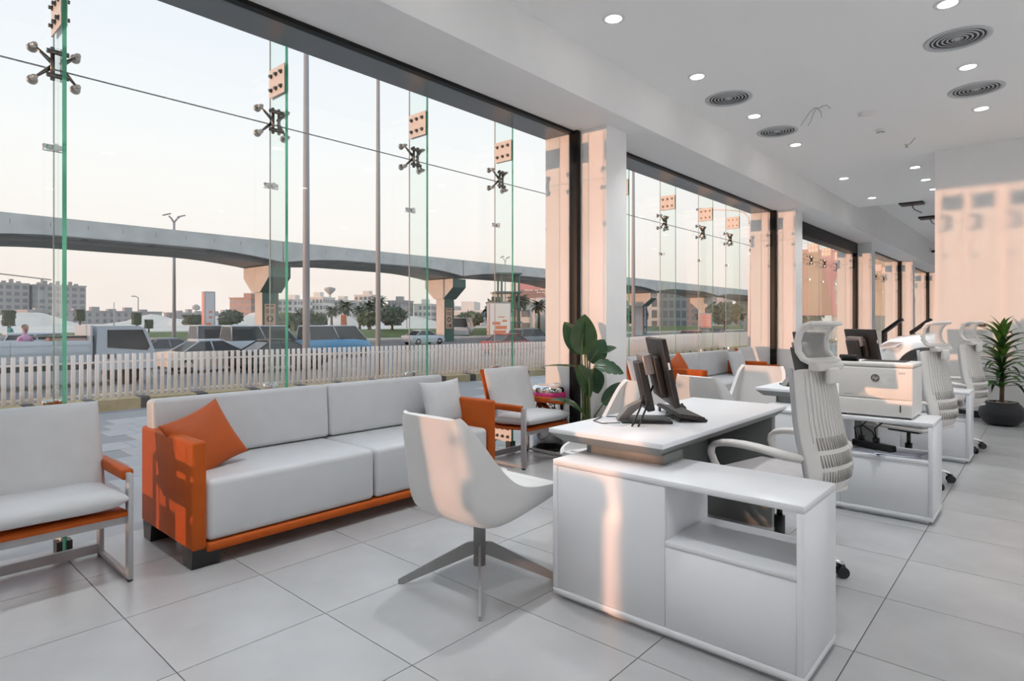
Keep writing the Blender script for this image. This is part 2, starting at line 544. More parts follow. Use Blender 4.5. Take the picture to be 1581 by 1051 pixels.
def make_window(n, k, loaded):
    win = struct('window_%d' % n)
    o = BAY * k
    ys = [f + o for f in FIN] + [FIN[0] + o + BAY]
    for a, b in zip(ys[:-1], ys[1:]):
        for z0, z1 in ((-0.05, 2.690), (2.696, 4.6)):
            bm = nb(); box(bm, GX - 0.006, GX + 0.006, a + 0.004, b - 0.004, z0, z1)
            obj('pane', bm, 'pane', win)
    bm = nb(); box(bm, GX - 0.005, GX + 0.005, ys[0], ys[-1], 2.690, 2.696); obj('seam', bm, 'silicone', win)
    for y in ys[:-1]:
        bm = nb(); box(bm, GX - 0.004, GX + 0.004, y - 0.003, y + 0.003, -0.05, 4.6); obj('seam', bm, 'silicone', win)
        fin_parts(win, y)
    # black frame of the inner opening
    y0, y1 = COL1 - BAY + o, COL0 + o
    bm = nb()
    box(bm, -3.60, -3.50, y1 - 0.06, y1 + 0.0, 0.0, 3.18, bev=0.006)
    obj('frame_post', bm, 'black_metal', win)
    bm = nb(); box(bm, -3.60, -3.50, y0, y0 + 0.06, 0.0, 3.18, bev=0.006); obj('frame_post', bm, 'black_metal', win)
    bm = nb()
    box(bm, -3.60, -3.545, y0 + 0.06, y1 - 0.06, 3.150, 3.18)
    obj('head_track', bm, 'black_metal', win)
    if k == 2:
        bm = nb(); box(bm, -3.72, -3.50, y0 + 0.06, y1 - 0.06, 2.93, 3.18, bev=0.01); obj('shutter_box', bm, 'black_metal', win)
    return win
for n, k in ((1, 0), (2, 1), (3, 2), (4, 3), (5, -1), (6, 4)):
    make_window(n, k, True)

# ------------------------------------------------------------------ ceiling fittings
def light_lamp(x, y, z, power, parent):
    l = bpy.data.lights.new('lamp', 'AREA')
    l.shape = 'DISK'; l.size = 0.12; l.energy = power; l.color = (0.97, 0.985, 1.0); l.spread = math.radians(86)
    o = bpy.data.objects.new('lamp', l); C.objects.link(o); o.location = (0, 0, -0.012); o.parent = parent
bm = nb(); lathe(bm, [(0.062, -0.006), (0.075, -0.008), (0.088, -0.004), (0.090, 0.0)], 24); rimbm = bm
bm2 = nb(); lathe(bm2, [(0.0, -0.004), (0.062, -0.006)], 24)
def downlight(x, y, label, z=CEIL, first=[None], power=None):
    t = thing('downlight', label, 'ceiling light', (x, y, z), 0, 'recessed downlights')
    if first[0] is None:
        a = obj('trim_ring', rimbm, 'white_plastic', t); b = obj('diffuser', bm2, 'lamp_glow', t); first[0] = (a, b)
    else:
        inst(first[0][0], 'trim_ring', t); inst(first[0][1], 'diffuser', t)
    light_lamp(x, y, z, power or LAMP_W, t)
ordn = ['nearest', 'second', 'third', 'fourth', 'fifth', 'farthest']
for n, y in enumerate((4.0, 5.48, 6.97, 8.46, 10.97, 13.05)):
    downlight(-2.52, y, '%s glowing round downlight of the row beside the windows' % ordn[n])
for n, y in enumerate((5.45, 6.93, 8.385)):
    downlight(-0.565, y, '%s round downlight beside the large round vents above the desks' % ordn[n], power=5.0)
for n, y in enumerate((10.9, 11.97, 12.93)):
    downlight(-1.535, y, '%s round downlight just left of the sunlit wall edge' % ordn[n])
# grid carried on out of view, stronger unseen lamps added for bounce light
hid = [(-2.52, 2.51), (-2.52, 1.02), (-2.52, -1.95), (-0.565, 3.96), (-0.565, 1.0), (-0.565, -2.0), (1.4, 8.4), (1.4, 5.45), (1.4, 2.5), (1.4, -0.5),
       (4.8, 8.4), (4.8, 5.45), (4.8, 2.5), (4.8, -0.5), (1.4, -3.5), (-2.52, -4.4)]
NUM = ['first', 'second', 'third', 'fourth', 'fifth', 'sixth', 'seventh', 'eighth', 'ninth', 'tenth', 'eleventh', 'twelfth', 'thirteenth', 'fourteenth', 'fifteenth', 'sixteenth']
for n, (x, y) in enumerate(hid):
    downlight(x, y, 'round recessed downlight added out of view to light the room, %s of its list' % NUM[n], power=LAMP_HIDDEN if x > 3 else (30.0 if y < -1 else (4.0 if x > 1 else LAMP_W)))
for n, (x, y) in enumerate(((0.5, 17), (-1.5, 20), (2.5, 20), (0.5, 24), (-1.5, 28), (2.5, 14.8))):  # lamps added to brighten the dark hall beyond
    downlight(x, y, '%s added round downlight in the higher ceiling of the showroom beyond the sunlit wall' % ordn[n], HIGH, power=40.0)

def vent_bm(R):
    bm = nb()
    lathe(bm, [(R, 0.0), (R, -0.006), (R * 0.87, -0.010), (R * 0.83, -0.004), (R * 0.83, 0.0)], 36, 0)
    for k in range(5):
        r = R * (0.76 - 0.145 * k)
        lathe(bm, [(r, -0.0022), (r - 0.001, -0.005), (r - 0.013, -0.0065), (r - 0.013, -0.0035), (r, -0.0022)], 32, 0)
    lathe(bm, [(0.0, -0.007), (R * 0.09, -0.006), (R * 0.10, -0.003), (0.0, -0.003)], 20, 0)
    lathe(bm, [(0.0, -0.001), (R * 0.82, -0.001)], 32, 1)  # flat dark disc paints the shade of the duct behind the rings
    return bm
V1 = None
for n, (x, y, l) in enumerate(((-0.576, 6.19, 'large round ringed air vent, nearer of the pair above the desks'),
                               (-0.56, 7.66, 'large round ringed air vent, farther of the pair above the desks'),
                               (-2.522, 6.24, 'round ringed air vent, nearer of the pair beside the windows'),
                               (-2.514, 7.727, 'round ringed air vent, farther of the pair beside the windows'))):
    if V1 is None:
        V1 = obj('air_vent', vent_bm(0.235), ['vent', 'vent_shade'], None, (x, y, CEIL)); tag(V1, l, 'air vent', 'round ceiling vents')
    else:
        tag(inst(V1, 'air_vent', None, (x, y, CEIL)), l, 'air vent', 'round ceiling vents')
bm = nb(); lathe(bm, [(0.06, 0), (0.06, -0.012), (0.045, -0.03), (0.030, -0.045), (0.0, -0.05)], 20)
t = obj('smoke_detector', bm, 'white_plastic', None, (-1.545, 8.49, CEIL)); tag(t, 'small white domed smoke detector on the ceiling', 'smoke detector')
bm = nb(); lathe(bm, [(0.036, -0.028), (0.043, -0.036), (0.036, -0.04)], 16); obj('sensor_ring', bm, 'plastic_dark', t)
bm = nb(); lathe(bm, [(0.095, 0), (0.092, -0.012), (0.0, -0.016)], 24)
tag(obj('ceiling_speaker', bm, 'white_plastic', None, (-1.534, 7.705, CEIL)), 'flat white round ceiling cover next to the smoke detector', 'ceiling cover')
bm = nb(); lathe(bm, [(0.03, 0), (0.03, -0.006), (0.012, -0.01), (0.012, -0.035), (0.022, -0.038), (0.022, -0.042), (0, -0.042)], 14)
tag(obj('sprinkler', bm, 'steel', None, (-1.419, 9.435, CEIL)), 'small metal fire sprinkler in the ceiling near the right wall', 'sprinkler')
wt = thing('loose_wires', 'loose thin grey wires hanging from the white ceiling', 'wires', (-1.93, 7.15, CEIL))
for pts in ([(0, 0, 0), (-.06, .04, -.02), (-.16, .19, -.05), (-.24, .33, -.06)], [(0.02, 0, 0), (-.02, .05, -.03), (-.10, .22, -.07), (-.17, .36, -.07)],
            [(0, 0, 0), (0.05, -0.05, -.03), (.11, -.10, -.03), (.15, -.12, -.035), (.18, -.08, -.07)], [(0.02, 0.0, 0), (.04, .08, -.03), (.02, .19, -.06)]):
    bm = nb(); tube(bm, pts, 0.004, 6); obj('wire', bm, 'frame_grey', wt)
bm = nb(); box(bm, -0.006, 0.006, -0.14, 0.14, -0.004, 0)
tag(obj('ceiling_slot', bm, 'frame_grey', None, (-1.335, 9.3, CEIL), (0, 0, 0.35)), 'thin dark slot in the ceiling beside the sprinkler', 'ceiling slot')
for n, (x, y, l) in enumerate(((-2.33, 16.1, 'black square projector mount with a hanging arm, left one in the showroom'), (-2.3, 18.6, 'black square projector mount at the sunlit wall edge, right one'))):
    t = thing('ceiling_mount', l, 'ceiling mount', (x, y, HIGH), 0, 'black ceiling mounts')
    bm = nb(); box(bm, -0.22, 0.22, -0.22, 0.22, -0.04, 0, bev=0.005); obj('plate', bm, 'black_metal', t)
    bm = nb(); tube(bm, [(0, 0, -0.04), (0.05, -0.02, -0.16), (0.20, -0.08, -0.26)], 0.014, 8); obj('arm', bm, 'frame_grey', t)
t = thing('security_camera', 'small dark dome camera on the high beam in the showroom', 'camera', (-2.97, 24.0, 3.65))
bm = nb(); box(bm, 0, 0.06, -0.08, 0.08, -0.05, 0.05, bev=0.01); obj('bracket', bm, 'white_plastic', t)
bm = nb(); lathe(bm, [(0.0, -0.12), (0.06, -0.09), (0.075, -0.03), (0.0, -0.03)], 16, cx=0.1); obj('dome', bm, 'plastic_dark', t)

# ------------------------------------------------------------------ sofas
def rbox(x0, x1, y0, y1, z0, z1, bev, seg=3, mtx=None):
    bm = nb(); box(bm, x0, x1, y0, y1, z0, z1, 0, mtx, bev, seg); return bm
def make_sofa(label):
    # origin: front-left floor corner at the glass side: local x 0..0.77, y 0..2.25
    t = thing('sofa', label, 'sofa', (-4.02, 1.2, 0), 0, 'orange and grey sofas')
    L = 2.25; D = 0.77
    for y in (0.0, L - 0.075):
        obj('armrest', rbox(0.0, D, y, y + 0.075, 0.10, 0.66, 0.018), 'orange', t)
    obj('front_rail', rbox(0.03, D - 0.005, 0.075, L - 0.075, 0.075, 0.125, 0.018), 'orange', t)
    obj('back_panel', rbox(0.0, 0.05, 0.03, L - 0.03, 0.10, 0.64, 0.01), 'orange', t)
    half = (L - 0.15) / 2 + 0.075
    for a, b in ((0.077, half - 0.003), (half + 0.003, L - 0.077)):
        obj('seat_cushion', rbox(0.06, D - 0.012, a, b, 0.127, 0.45, 0.035, 4), 'sofa_grey', t)
    for a, b in ((0.012, half + 0.02), (half + 0.024, L - 0.012)):
        m = Matrix.Translation((0.16, 0, 0.45)) @ Matrix.Rotation(math.radians(-4), 4, 'Y') @ Matrix.Translation((-0.16, 0, -0.45))
        bm = nb(); box(bm, 0.055, 0.185, a, b, 0.455, 0.825, 0, m, 0.028, 4)
        obj('back_cushion', bm, 'sofa_grey', t)
    for x, y in ((0.06, 0.06), (0.06, L - 0.06), (D - 0.10, 0.06), (D - 0.10, L - 0.06)):
        bm = nb()
        vs = box(bm, x - 0.06, x + 0.08, y - 0.05, y + 0.09 if y < 1 else y + 0.05, 0.0, 0.10)
        for v in vs:
            if v.co.z < 0.05:
                v.co.x = x + 0.01 + (v.co.x - x - 0.01) * 0.78
        obj('foot', bm, 'plastic_black', t)
    return t
sofa1 = make_sofa('long grey leather sofa with orange arms in front of the nearest window')
sofa2 = dup(sofa1, (-4.02, 7.31, 0), 0, 'long grey sofa with orange arms by the second window, behind the desks')
def cushion(name, label, m, s, thick, loc, rot, group):
    """rot = spin in its own plane, lean, heading (degrees)"""
    sp, ln, hd = (math.radians(a) for a in rot)
    e = (Matrix.Rotation(hd, 3, 'Z') @ Matrix.Rotation(ln, 3, 'Y') @ Matrix.Rotation(sp, 3, 'Z')).to_euler()
    o = obj(name, cushion_bm(s, s, thick), m, None, loc, e)
    return tag(o, label, 'cushion', group)
cushion('cushion', 'orange square cushion in the left corner of the near sofa', 'orange_cloth', 0.37, 0.14, (-3.60, 1.40, 0.605), (20, 66, 6), 'sofa cushions')
cushion('cushion', 'pale grey square cushion at the right end of the near sofa', 'cushion_grey', 0.37, 0.13, (-3.66, 3.26, 0.625), (3, 72, -12), 'sofa cushions')
cushion('cushion', 'small orange cushion on the sofa by the second window', 'orange_cloth', 0.42, 0.14, (-3.70, 7.53, 0.625), (18, 68, 0), 'sofa cushions')
cushion('cushion', 'pale grey cushion at the far end of the sofa by the second window', 'cushion_grey', 0.40, 0.13, (-3.62, 9.30, 0.635), (3, 74, -10), 'sofa cushions')

# ------------------------------------------------------------------ lounge chairs (flat-bar frame, orange sling, grey cushions)
def make_lounge(label):
    # local: faces +x, x 0 (rear leg) .. 0.54 (front leg), y 0..0.64
    t = thing('lounge_chair', label, 'armchair', (-3.90, 0.33, 0), 0, 'orange and grey lounge chairs')
    Wd = 0.64; D = 0.54; b = 0.05; th = 0.022
    for y in (0, Wd - th):
        obj('leg', rbox(D - b, D, y, y + th, 0.012, 0.53, 0.002, 1), 'frame_grey', t)
        obj('leg', rbox(0, b, y, y + th, 0.012, 0.53, 0.002, 1), 'frame_grey', t)
        bm = nb(); box(bm, b, D - b, y, y + th, 0.012, 0.032); obj('side_rail', bm, 'frame_grey', t)
        bm = nb(); box(bm, b, D - b, y, y + th, 0.505, 0.53); obj('arm_rail', bm, 'frame_grey', t)
        bm = nb(); box(bm, 0.03, D - 0.045, y - 0.016, y + th + 0.016, 0.492, 0.546, 0, None, 0.014, 3); obj('arm_pad', bm, 'orange', t)
        for x in (0.01, D - 0.04):
            bm = nb(); box(bm, x, x + 0.03, y, y + th, 0.0, 0.012); obj('foot_pad', bm, 'plastic_black', t)
    bm = nb(); box(bm, 0.005, 0.027, th, Wd - th, 0.014, 0.064); obj('rear_stretcher', bm, 'frame_grey', t)
    bm = nb(); box(bm, D - 0.05, D - 0.028, th, Wd - th, 0.285, 0.325); obj('front_stretcher', bm, 'frame_grey', t)
    # sling: side profile (x, z) front -> seat -> back top
    def strip(prof, y0, y1, thick):
        bm = nb(); n = len(prof); rows = []
        for i, (x, z) in enumerate(prof):
            a = Vector(prof[max(i - 1, 0)]); c = Vector(prof[min(i + 1, n - 1)])
            d = (c - a).normalized(); nn = Vector((-d.y, d.x)) if False else Vector((d.y, -d.x))
            rows.append([bm.verts.new((x, y0, z)), bm.verts.new((x, y1, z)), bm.verts.new((x + nn.x * thick, y1, z + nn.y * thick)), bm.verts.new((x + nn.x * thick, y0, z + nn.y * thick))])
        for r0, r1 in zip(rows[:-1], rows[1:]):
            for k in range(4):
                bm.faces.new((r0[k], r0[(k + 1) % 4], r1[(k + 1) % 4], r1[k])).smooth = True
        bm.faces.new(rows[0]); bm.faces.new(rows[-1][::-1])
        return bm
    prof = [(D + 0.005, 0.345), (D - 0.05, 0.352), (0.40, 0.345), (0.26, 0.335), (0.17, 0.335), (0.125, 0.37), (0.09, 0.48), (0.03, 0.68), (-0.02, 0.835)]
    s = obj('sling', strip(prof, 0.026, Wd - 0.026, -0.018), 'orange', t)
    # seat cushion
    bm = cushion_bm(0.53, Wd - 0.045, 0.105, 18, 0.0, 7)
    o = obj('seat_cushion', bm, 'cushion_grey', t, (0.300, Wd / 2, 0.402), (0, math.radians(-3), 0))
    bm = cushion_bm(0.50, Wd - 0.045, 0.085, 18, 0.0, 7)
    o = obj('back_cushion', bm, 'cushion_grey', t, (0.098, Wd / 2, 0.605), (0, math.radians(-90 - 17.5 + 0), 0))
    return t
lounge1 = make_lounge('orange framed armchair with grey cushions cut by the left picture edge')
dup(lounge1, (-3.90, 3.93, 0), 0, 'orange framed armchair with grey cushions between the near sofa and the bin')
dup(lounge1, (-3.90, 6.42, 0), 0, 'orange framed armchair behind the monitor at the second window')
dup(lounge1, (-3.90, 9.95, 0), 0, 'orange framed armchair partly hidden beyond the far sofa arm')

# ------------------------------------------------------------------ visitor shell chairs
def make_shell(label):
    # local: faces +y, origin under the column
    t = thing('visitor_chair', label, 'chair', (-2.09, 2.10, 0), 0, 'white shell visitor chairs')
    # centre line (y, z), half width, wing height
    st = [(-0.325, 0.850, 0.165, 0.03), (-0.318, 0.80, 0.192, 0.055), (-0.305, 0.72, 0.205, 0.105), (-0.285, 0.62, 0.215, 0.165),
          (-0.268, 0.49, 0.225, 0.225), (-0.240, 0.39, 0.232, 0.245), (-0.155, 0.345, 0.24, 0.20), (-0.03, 0.355, 0.245, 0.15), (0.12, 0.385, 0.245, 0.105), (0.27, 0.41, 0.238, 0.07), (0.37, 0.425, 0.215, 0.035), (0.405, 0.425, 0.19, 0.015)]
    tips = [(-.30, .853), (-.265, .808), (-.20, .725), (-.13, .635), (-.06, .558), (0.0, .517), (.055, .500), (.115, .492), (.21, .487), (.32, .476), (.395, .455), (.418, .438)]
    bm = nb(); rows = []
    n = len(st)
    for i, (y, z, wd, h) in enumerate(st):
        a = st[max(i - 1, 0)]; c = st[min(i + 1, n - 1)]
        d = Vector((c[0] - a[0], c[1] - a[1])).normalized()
        nn = Vector((-d.y, d.x))
        nn = Vector((tips[i][0] - y, tips[i][1] - z)); h = 1.0
        row = []
        for (u, k) in ((-1.06, 1.0), (-1.05, 0.72), (-1.03, 0.38), (-0.99, 0.10), (-0.86, 0.0), (-0.45, 0.0), (0, 0.0), (0.45, 0), (0.86, 0.0), (0.99, 0.10), (1.03, 0.38), (1.05, 0.72), (1.06, 1.0)):
            row.append(bm.verts.new((u * wd, y + nn.x * h * k, z + nn.y * h * k)))
        rows.append(row)
    for r0, r1 in zip(rows[:-1], rows[1:]):
        for k in range(len(r0) - 1):
            bm.faces.new((r0[k], r0[k + 1], r1[k + 1], r1[k])).smooth = True
    o = obj('seat_shell', bm, 'shell_white', t)
    so_ = o.modifiers.new('thick', 'SOLIDIFY'); so_.thickness = 0.030; so_.offset = 0.0
    bv = o.modifiers.new('edge', 'BEVEL'); bv.width = 0.010; bv.segments = 2; bv.limit_method = 'ANGLE'; bv.angle_limit = math.radians(60)
    subsurf(o, 2)
    # loose seat pad
    bm = cushion_bm(0.40, 0.46, 0.05, 10, 0.02, 4)
    obj('seat_pad', bm, 'shell_white', t, (0, 0.115, 0.415), (math.radians(6), 0, 0))
    bm = nb(); lathe(bm, [(0.0, 0.085), (0.030, 0.085), (0.030, 0.34), (0.05, 0.352), (0.05, 0.36), (0, 0.36)], 20); obj('column', bm, 'base_grey', t)
    bm = nb()
    prism(bm, [(0.02, 0.20), (0.02, 0.14), (0.37, 0.0), (0.395, 0.0), (0.395, 0.022), (0.06, 0.195)], 'y', -0.006, 0.006)
    l0 = obj('leg', bm, 'base_grey', t, None, (0, 0, math.radians(45)))
    for k in range(1, 4):
        inst(l0, 'leg', t, None, (0, 0, math.radians(45 + 90 * k)))
    return t
sh = make_shell('white shell visitor chair on a four star base, nearest, beside the front desk')
dup(sh, (-2.12, 3.50, 0), PI, 'white shell chair seen behind the black monitor of the front desk')
dup(sh, (-1.98, 4.76, 0), math.radians(-14), 'white shell chair just behind the front desk top, back towards us')
dup(sh, (-2.04, 5.63, 0), PI + 0.1, 'white shell chair left of the second desk, facing us')

# ------------------------------------------------------------------ desks
def make_desk(label, ox, oy, topo):
    t = thing('office_desk', label, 'desk', (ox, oy, 0), 0, 'white executive desks')
    L, D, H = 1.09, 0.41, 0.64
    tk = 0.025
    def B(name, x0, x1, y0, y1, z0, z1, m='laminate', bev=0.0015):
        bm = nb(); box(bm, x0, x1, y0, y1, z0, z1, 0, None, bev, 1); return obj(name, bm, m, t)
    B('cabinet_top', 0, L, 0, D, H - tk, H)
    B('end_panel', L - tk, L, 0.0, D, 0.05, H - tk - 0.0015)
    B('end_panel', 0, tk, 0.0, D, 0.05, H - tk - 0.0015)
    B('base_panel', 0, L, 0.0, D, 0.022, 0.0485)
    B('plinth', 0.03, L - 0.03, 0.03, D - 0.03, 0.0, 0.022)
    B('front_panel', tk + 0.001, 0.565, 0.003, 0.021, 0.05, H - tk - 0.002)
    B('front_panel', 0.567, L - tk - 0.001, 0.003, 0.021, 0.05, 0.375)
    B('shelf', 0.567, L - tk - 0.001, 0.0, D - 0.01, 0.3765, 0.398)
    B('divider', 0.548, 0.566, 0.022, D - 0.002, 0.05, H - tk - 0.002)
    B('rear_panel', tk + 0.001, 0.545, D - 0.02, D - 0.002, 0.05, H - tk - 0.002)
    B('rear_panel', 0.567, L - tk - 0.001, D - 0.02, D - 0.002, 0.05, 0.374)
    # desk top, chamfered underneath, on a riser block
    x0, x1 = -0.135, 0.485
    y0 = 0.14 + topo; y1 = y0 + 1.62
    bm = nb(); box(bm, x0, x1, y0, y1, 0.728, 0.75, 0, None, 0.0015, 1); obj('desk_top', bm, 'laminate', t)
    bm = nb()
    ins = 0.05
    P = [[(x0 + 0.004, y0 + 0.004), (x1 - 0.004, y0 + 0.004), (x1 - 0.004, y1 - 0.004), (x0 + 0.004, y1 - 0.004)],
         [(x0 + ins, y0 + ins), (x1 - ins, y0 + ins), (x1 - ins, y1 - ins), (x0 + ins, y1 - ins)]]
    A = [bm.verts.new((x, y, 0.7275)) for x, y in P[0]]; Bq = [bm.verts.new((x, y, 0.685)) for x, y in P[1]]
    bm.faces.new(A); bm.faces.new(Bq[::-1])
    for k in range(4):
        bm.faces.new((A[k], A[(k + 1) % 4], Bq[(k + 1) % 4], Bq[k]))
    obj('chamfered_underside', bm, 'laminate_grey', t)
    B('riser', 0.03, 0.445, y0 + 0.09, min(D, y0 + 0.29), H, 0.685, 'laminate_grey')
    B('leg_panel', x0 + 0.06, x1 - 0.05, y1 - 0.12, y1 - 0.06, 0.0, 0.685, 'laminate_grey')
    B('modesty_panel', x0 + 0.14, x0 + 0.16, D + 0.02, y1 - 0.12, 0.15, 0.685, 'laminate_grey')
    bm = nb(); box(bm, 0.02, 0.12, y0 + 0.26, y0 + 0.46, 0.7502, 0.7515); obj('cable_flap', bm, 'laminate', t)
    return t
make_desk('white L shaped desk nearest the camera with an open shelf niche', -1.72, 2.21, 0.0)
make_desk('white L shaped desk in the middle with the printer on its cabinet', -1.635, 4.55, 0.22)
make_desk('white L shaped desk farthest back near the right wall', -1.63, 6.74, 0.22)

# ------------------------------------------------------------------ monitors, keyboards, mouse
def make_monitor(label):
    # local: screen faces +x, origin on the table under the stand
    t = thing('monitor', label, 'monitor', (0, 0, 0), 0, 'black desk monitors')
    Wm, Hm = 0.50, 0.345
    tilt = Matrix.Translation((0.02, 0, 0.27)) @ Matrix.Rotation(math.radians(-12), 4, 'Y')
    bm = nb(); box(bm, -0.012, 0.014, -Wm / 2, Wm / 2, -Hm / 2, Hm / 2, 0, tilt, 0.004, 2); obj('housing', bm, 'plastic_black', t)
    bm = nb(); box(bm, 0.0145, 0.0155, -Wm / 2 + 0.012, Wm / 2 - 0.012, -Hm / 2 + 0.02, Hm / 2 - 0.012, 0, tilt); obj('screen', bm, 'screen', t)
    bm = nb(); box(bm, -0.05, -0.0125, -Wm / 2 + 0.13, Wm / 2 - 0.13, -Hm / 2 + 0.04, Hm / 2 - 0.09, 0, tilt, 0.008, 2); obj('rear_cover', bm, 'plastic_dark', t)
    bm = nb(); box(bm, -0.10, -0.051, -0.115, 0.115, 0.0, 0.105, 0, tilt, 0.006, 2); obj('mount_box', bm, 'bezel_silver', t)
    bm = nb(); box(bm, -0.128, -0.088, -0.095, 0.095, -0.19, 0.07, 0, tilt, 0.006, 2); obj('stand_plate', bm, 'plastic_dark', t)
    bm = nb()
    prism(bm, [(-0.075, 0.115), (-0.10, 0.105), (-0.16, 0.075), (-0.205, 0.022), (-0.215, 0.004), (-0.165, 0.004), (-0.15, 0.03), (-0.10, 0.075), (-0.065, 0.09)], 'y', -0.045, 0.045)
    obj('foot_arm', bm, 'bezel_silver', t)
    bm = nb(); tube(bm, [(-0.072, -0.06, 0.105), (-0.072, 0.06, 0.105)], 0.016, 12); obj('hinge', bm, 'plastic_black', t)
    bm = nb(); box(bm, -0.20, 0.06, -0.11, 0.11, 0.0, 0.014, 0, None, 0.004, 2); obj('base', bm, 'plastic_black', t)
    bm = nb(); box(bm, -0.004, 0.006, -Wm / 2 - 0.0008, -Wm / 2 + 0.0, 0.02, 0.055, 0, tilt); obj('sticker', bm, 'sticker', t, label='white sticker')
    for k, (dx, dy) in enumerate(((0.0, 0.0), (-0.03, 0.01))):
        bm = nb(); tube(bm, [(-0.03 + dx, -0.04, 0.19), (-0.055 + dx, -0.07, 0.14), (-0.08 + dx, -0.12, 0.08), (-0.11 + dx, -0.17 + dy, 0.03), (-0.13 + dx, -0.205 + dy, 0.003)], 0.005, 8)
        obj('cable', bm, 'plastic_black', t)
    return t
mon = make_monitor('black monitor on a tilted stand on the nearest desk, seen edge on')
mon.location = (-1.555, 2.90, 0.75); mon.rotation_euler = (0, 0, math.radians(38))
dup(mon, (-1.47, 5.30, 0.75), math.radians(42), 'black monitor on the middle desk behind the chair headrest')
dup(mon, (-1.60, 7.70, 0.75), math.radians(48), 'black monitor on the far desk behind the printer')
def make_keyboard(label):
    t = thing('keyboard', label, 'keyboard', (0, 0, 0))
    tl = Matrix.Translation((0, 0.075, 0.004)) @ Matrix.Rotation(math.radians(9), 4, 'X') @ Matrix.Translation((0, -0.075, 0)) if False else Matrix.Rotation(math.radians(-9), 4, 'X')
    up = Matrix.Translation((0, 0, 0.022))
    bm = nb(); box(bm, -0.225, 0.225, -0.075, 0.075, -0.008, 0.006, 0, up @ tl, 0.003, 2); obj('case', bm, 'plastic_black', t)
    for r in range(6):
        for c in range(15):
            x0 = -0.215 + c * 0.0287
            bm = nb() if (r, c) == (0, 0) else bm
            box(bm, x0, x0 + 0.025, -0.068 + r * 0.0228, -0.068 + r * 0.0228 + 0.019, 0.0062, 0.012, 0, up @ tl)
            if (r, c) == (0, 0):
                pass
    o = obj('keys', bm, 'plastic_dark', t); o['kind'] = 'stuff'
    for x in (-0.19, 0.19):
        bm = nb(); box(bm, x - 0.015, x + 0.015, -0.070, -0.062, -0.001, 0.026); obj('foot', bm, 'plastic_black', t)
    return t
kb = make_keyboard('black keyboard lying on the nearest desk beside the monitor')
kb.location = (-1.535, 3.125, 0.7505); kb.rotation_euler = (0, 0, math.radians(-47))
bm = nb()
bmesh.ops.create_uvsphere(bm, u_segments=20, v_segments=12, radius=1.0)
for v in bm.verts:
    v.co = Vector((v.co.x * 0.033, v.co.y * 0.058, max(v.co.z, -0.25) * 0.03 + 0.0075))
for f in bm.faces: f.smooth = True
mo = tag(obj('mouse', bm, 'plastic_dark', None, (-1.66, 3.33, 0.7505), (0, 0, math.radians(-50))), 'black computer mouse behind the keyboard on the nearest desk', 'mouse')
bm = nb(); tube(bm, [(-0.004, 0.032, 0.0335), (0.004, 0.032, 0.0335)], 0.007, 10); obj('scroll_wheel', bm, 'plastic_black', mo)
t = thing('cables', 'thin black cables lying loose on the nearest desk by the monitor', 'cables', (0, 0, 0))
for pts in ([(-1.86 + .02, 2.80, .753), (-1.80, 2.66, .753), (-1.72, 2.62, .753), (-1.66, 2.70, .753)], [(-1.83, 2.83, .753), (-1.77, 2.86, .754), (-1.71, 2.88, .753)],
            [(-1.60, 3.05, .753), (-1.55, 3.14, .757), (-1.63, 3.16, .770), (-1.56, 3.0, .765), (-1.50, 2.98, .756)], [(-1.58, 2.70, .753), (-1.57, 2.72, .775), (-1.55, 2.76, .766)]):
    bm = nb(); tube(bm, pts, 0.0025, 6); obj('cable', bm, 'plastic_black', t)

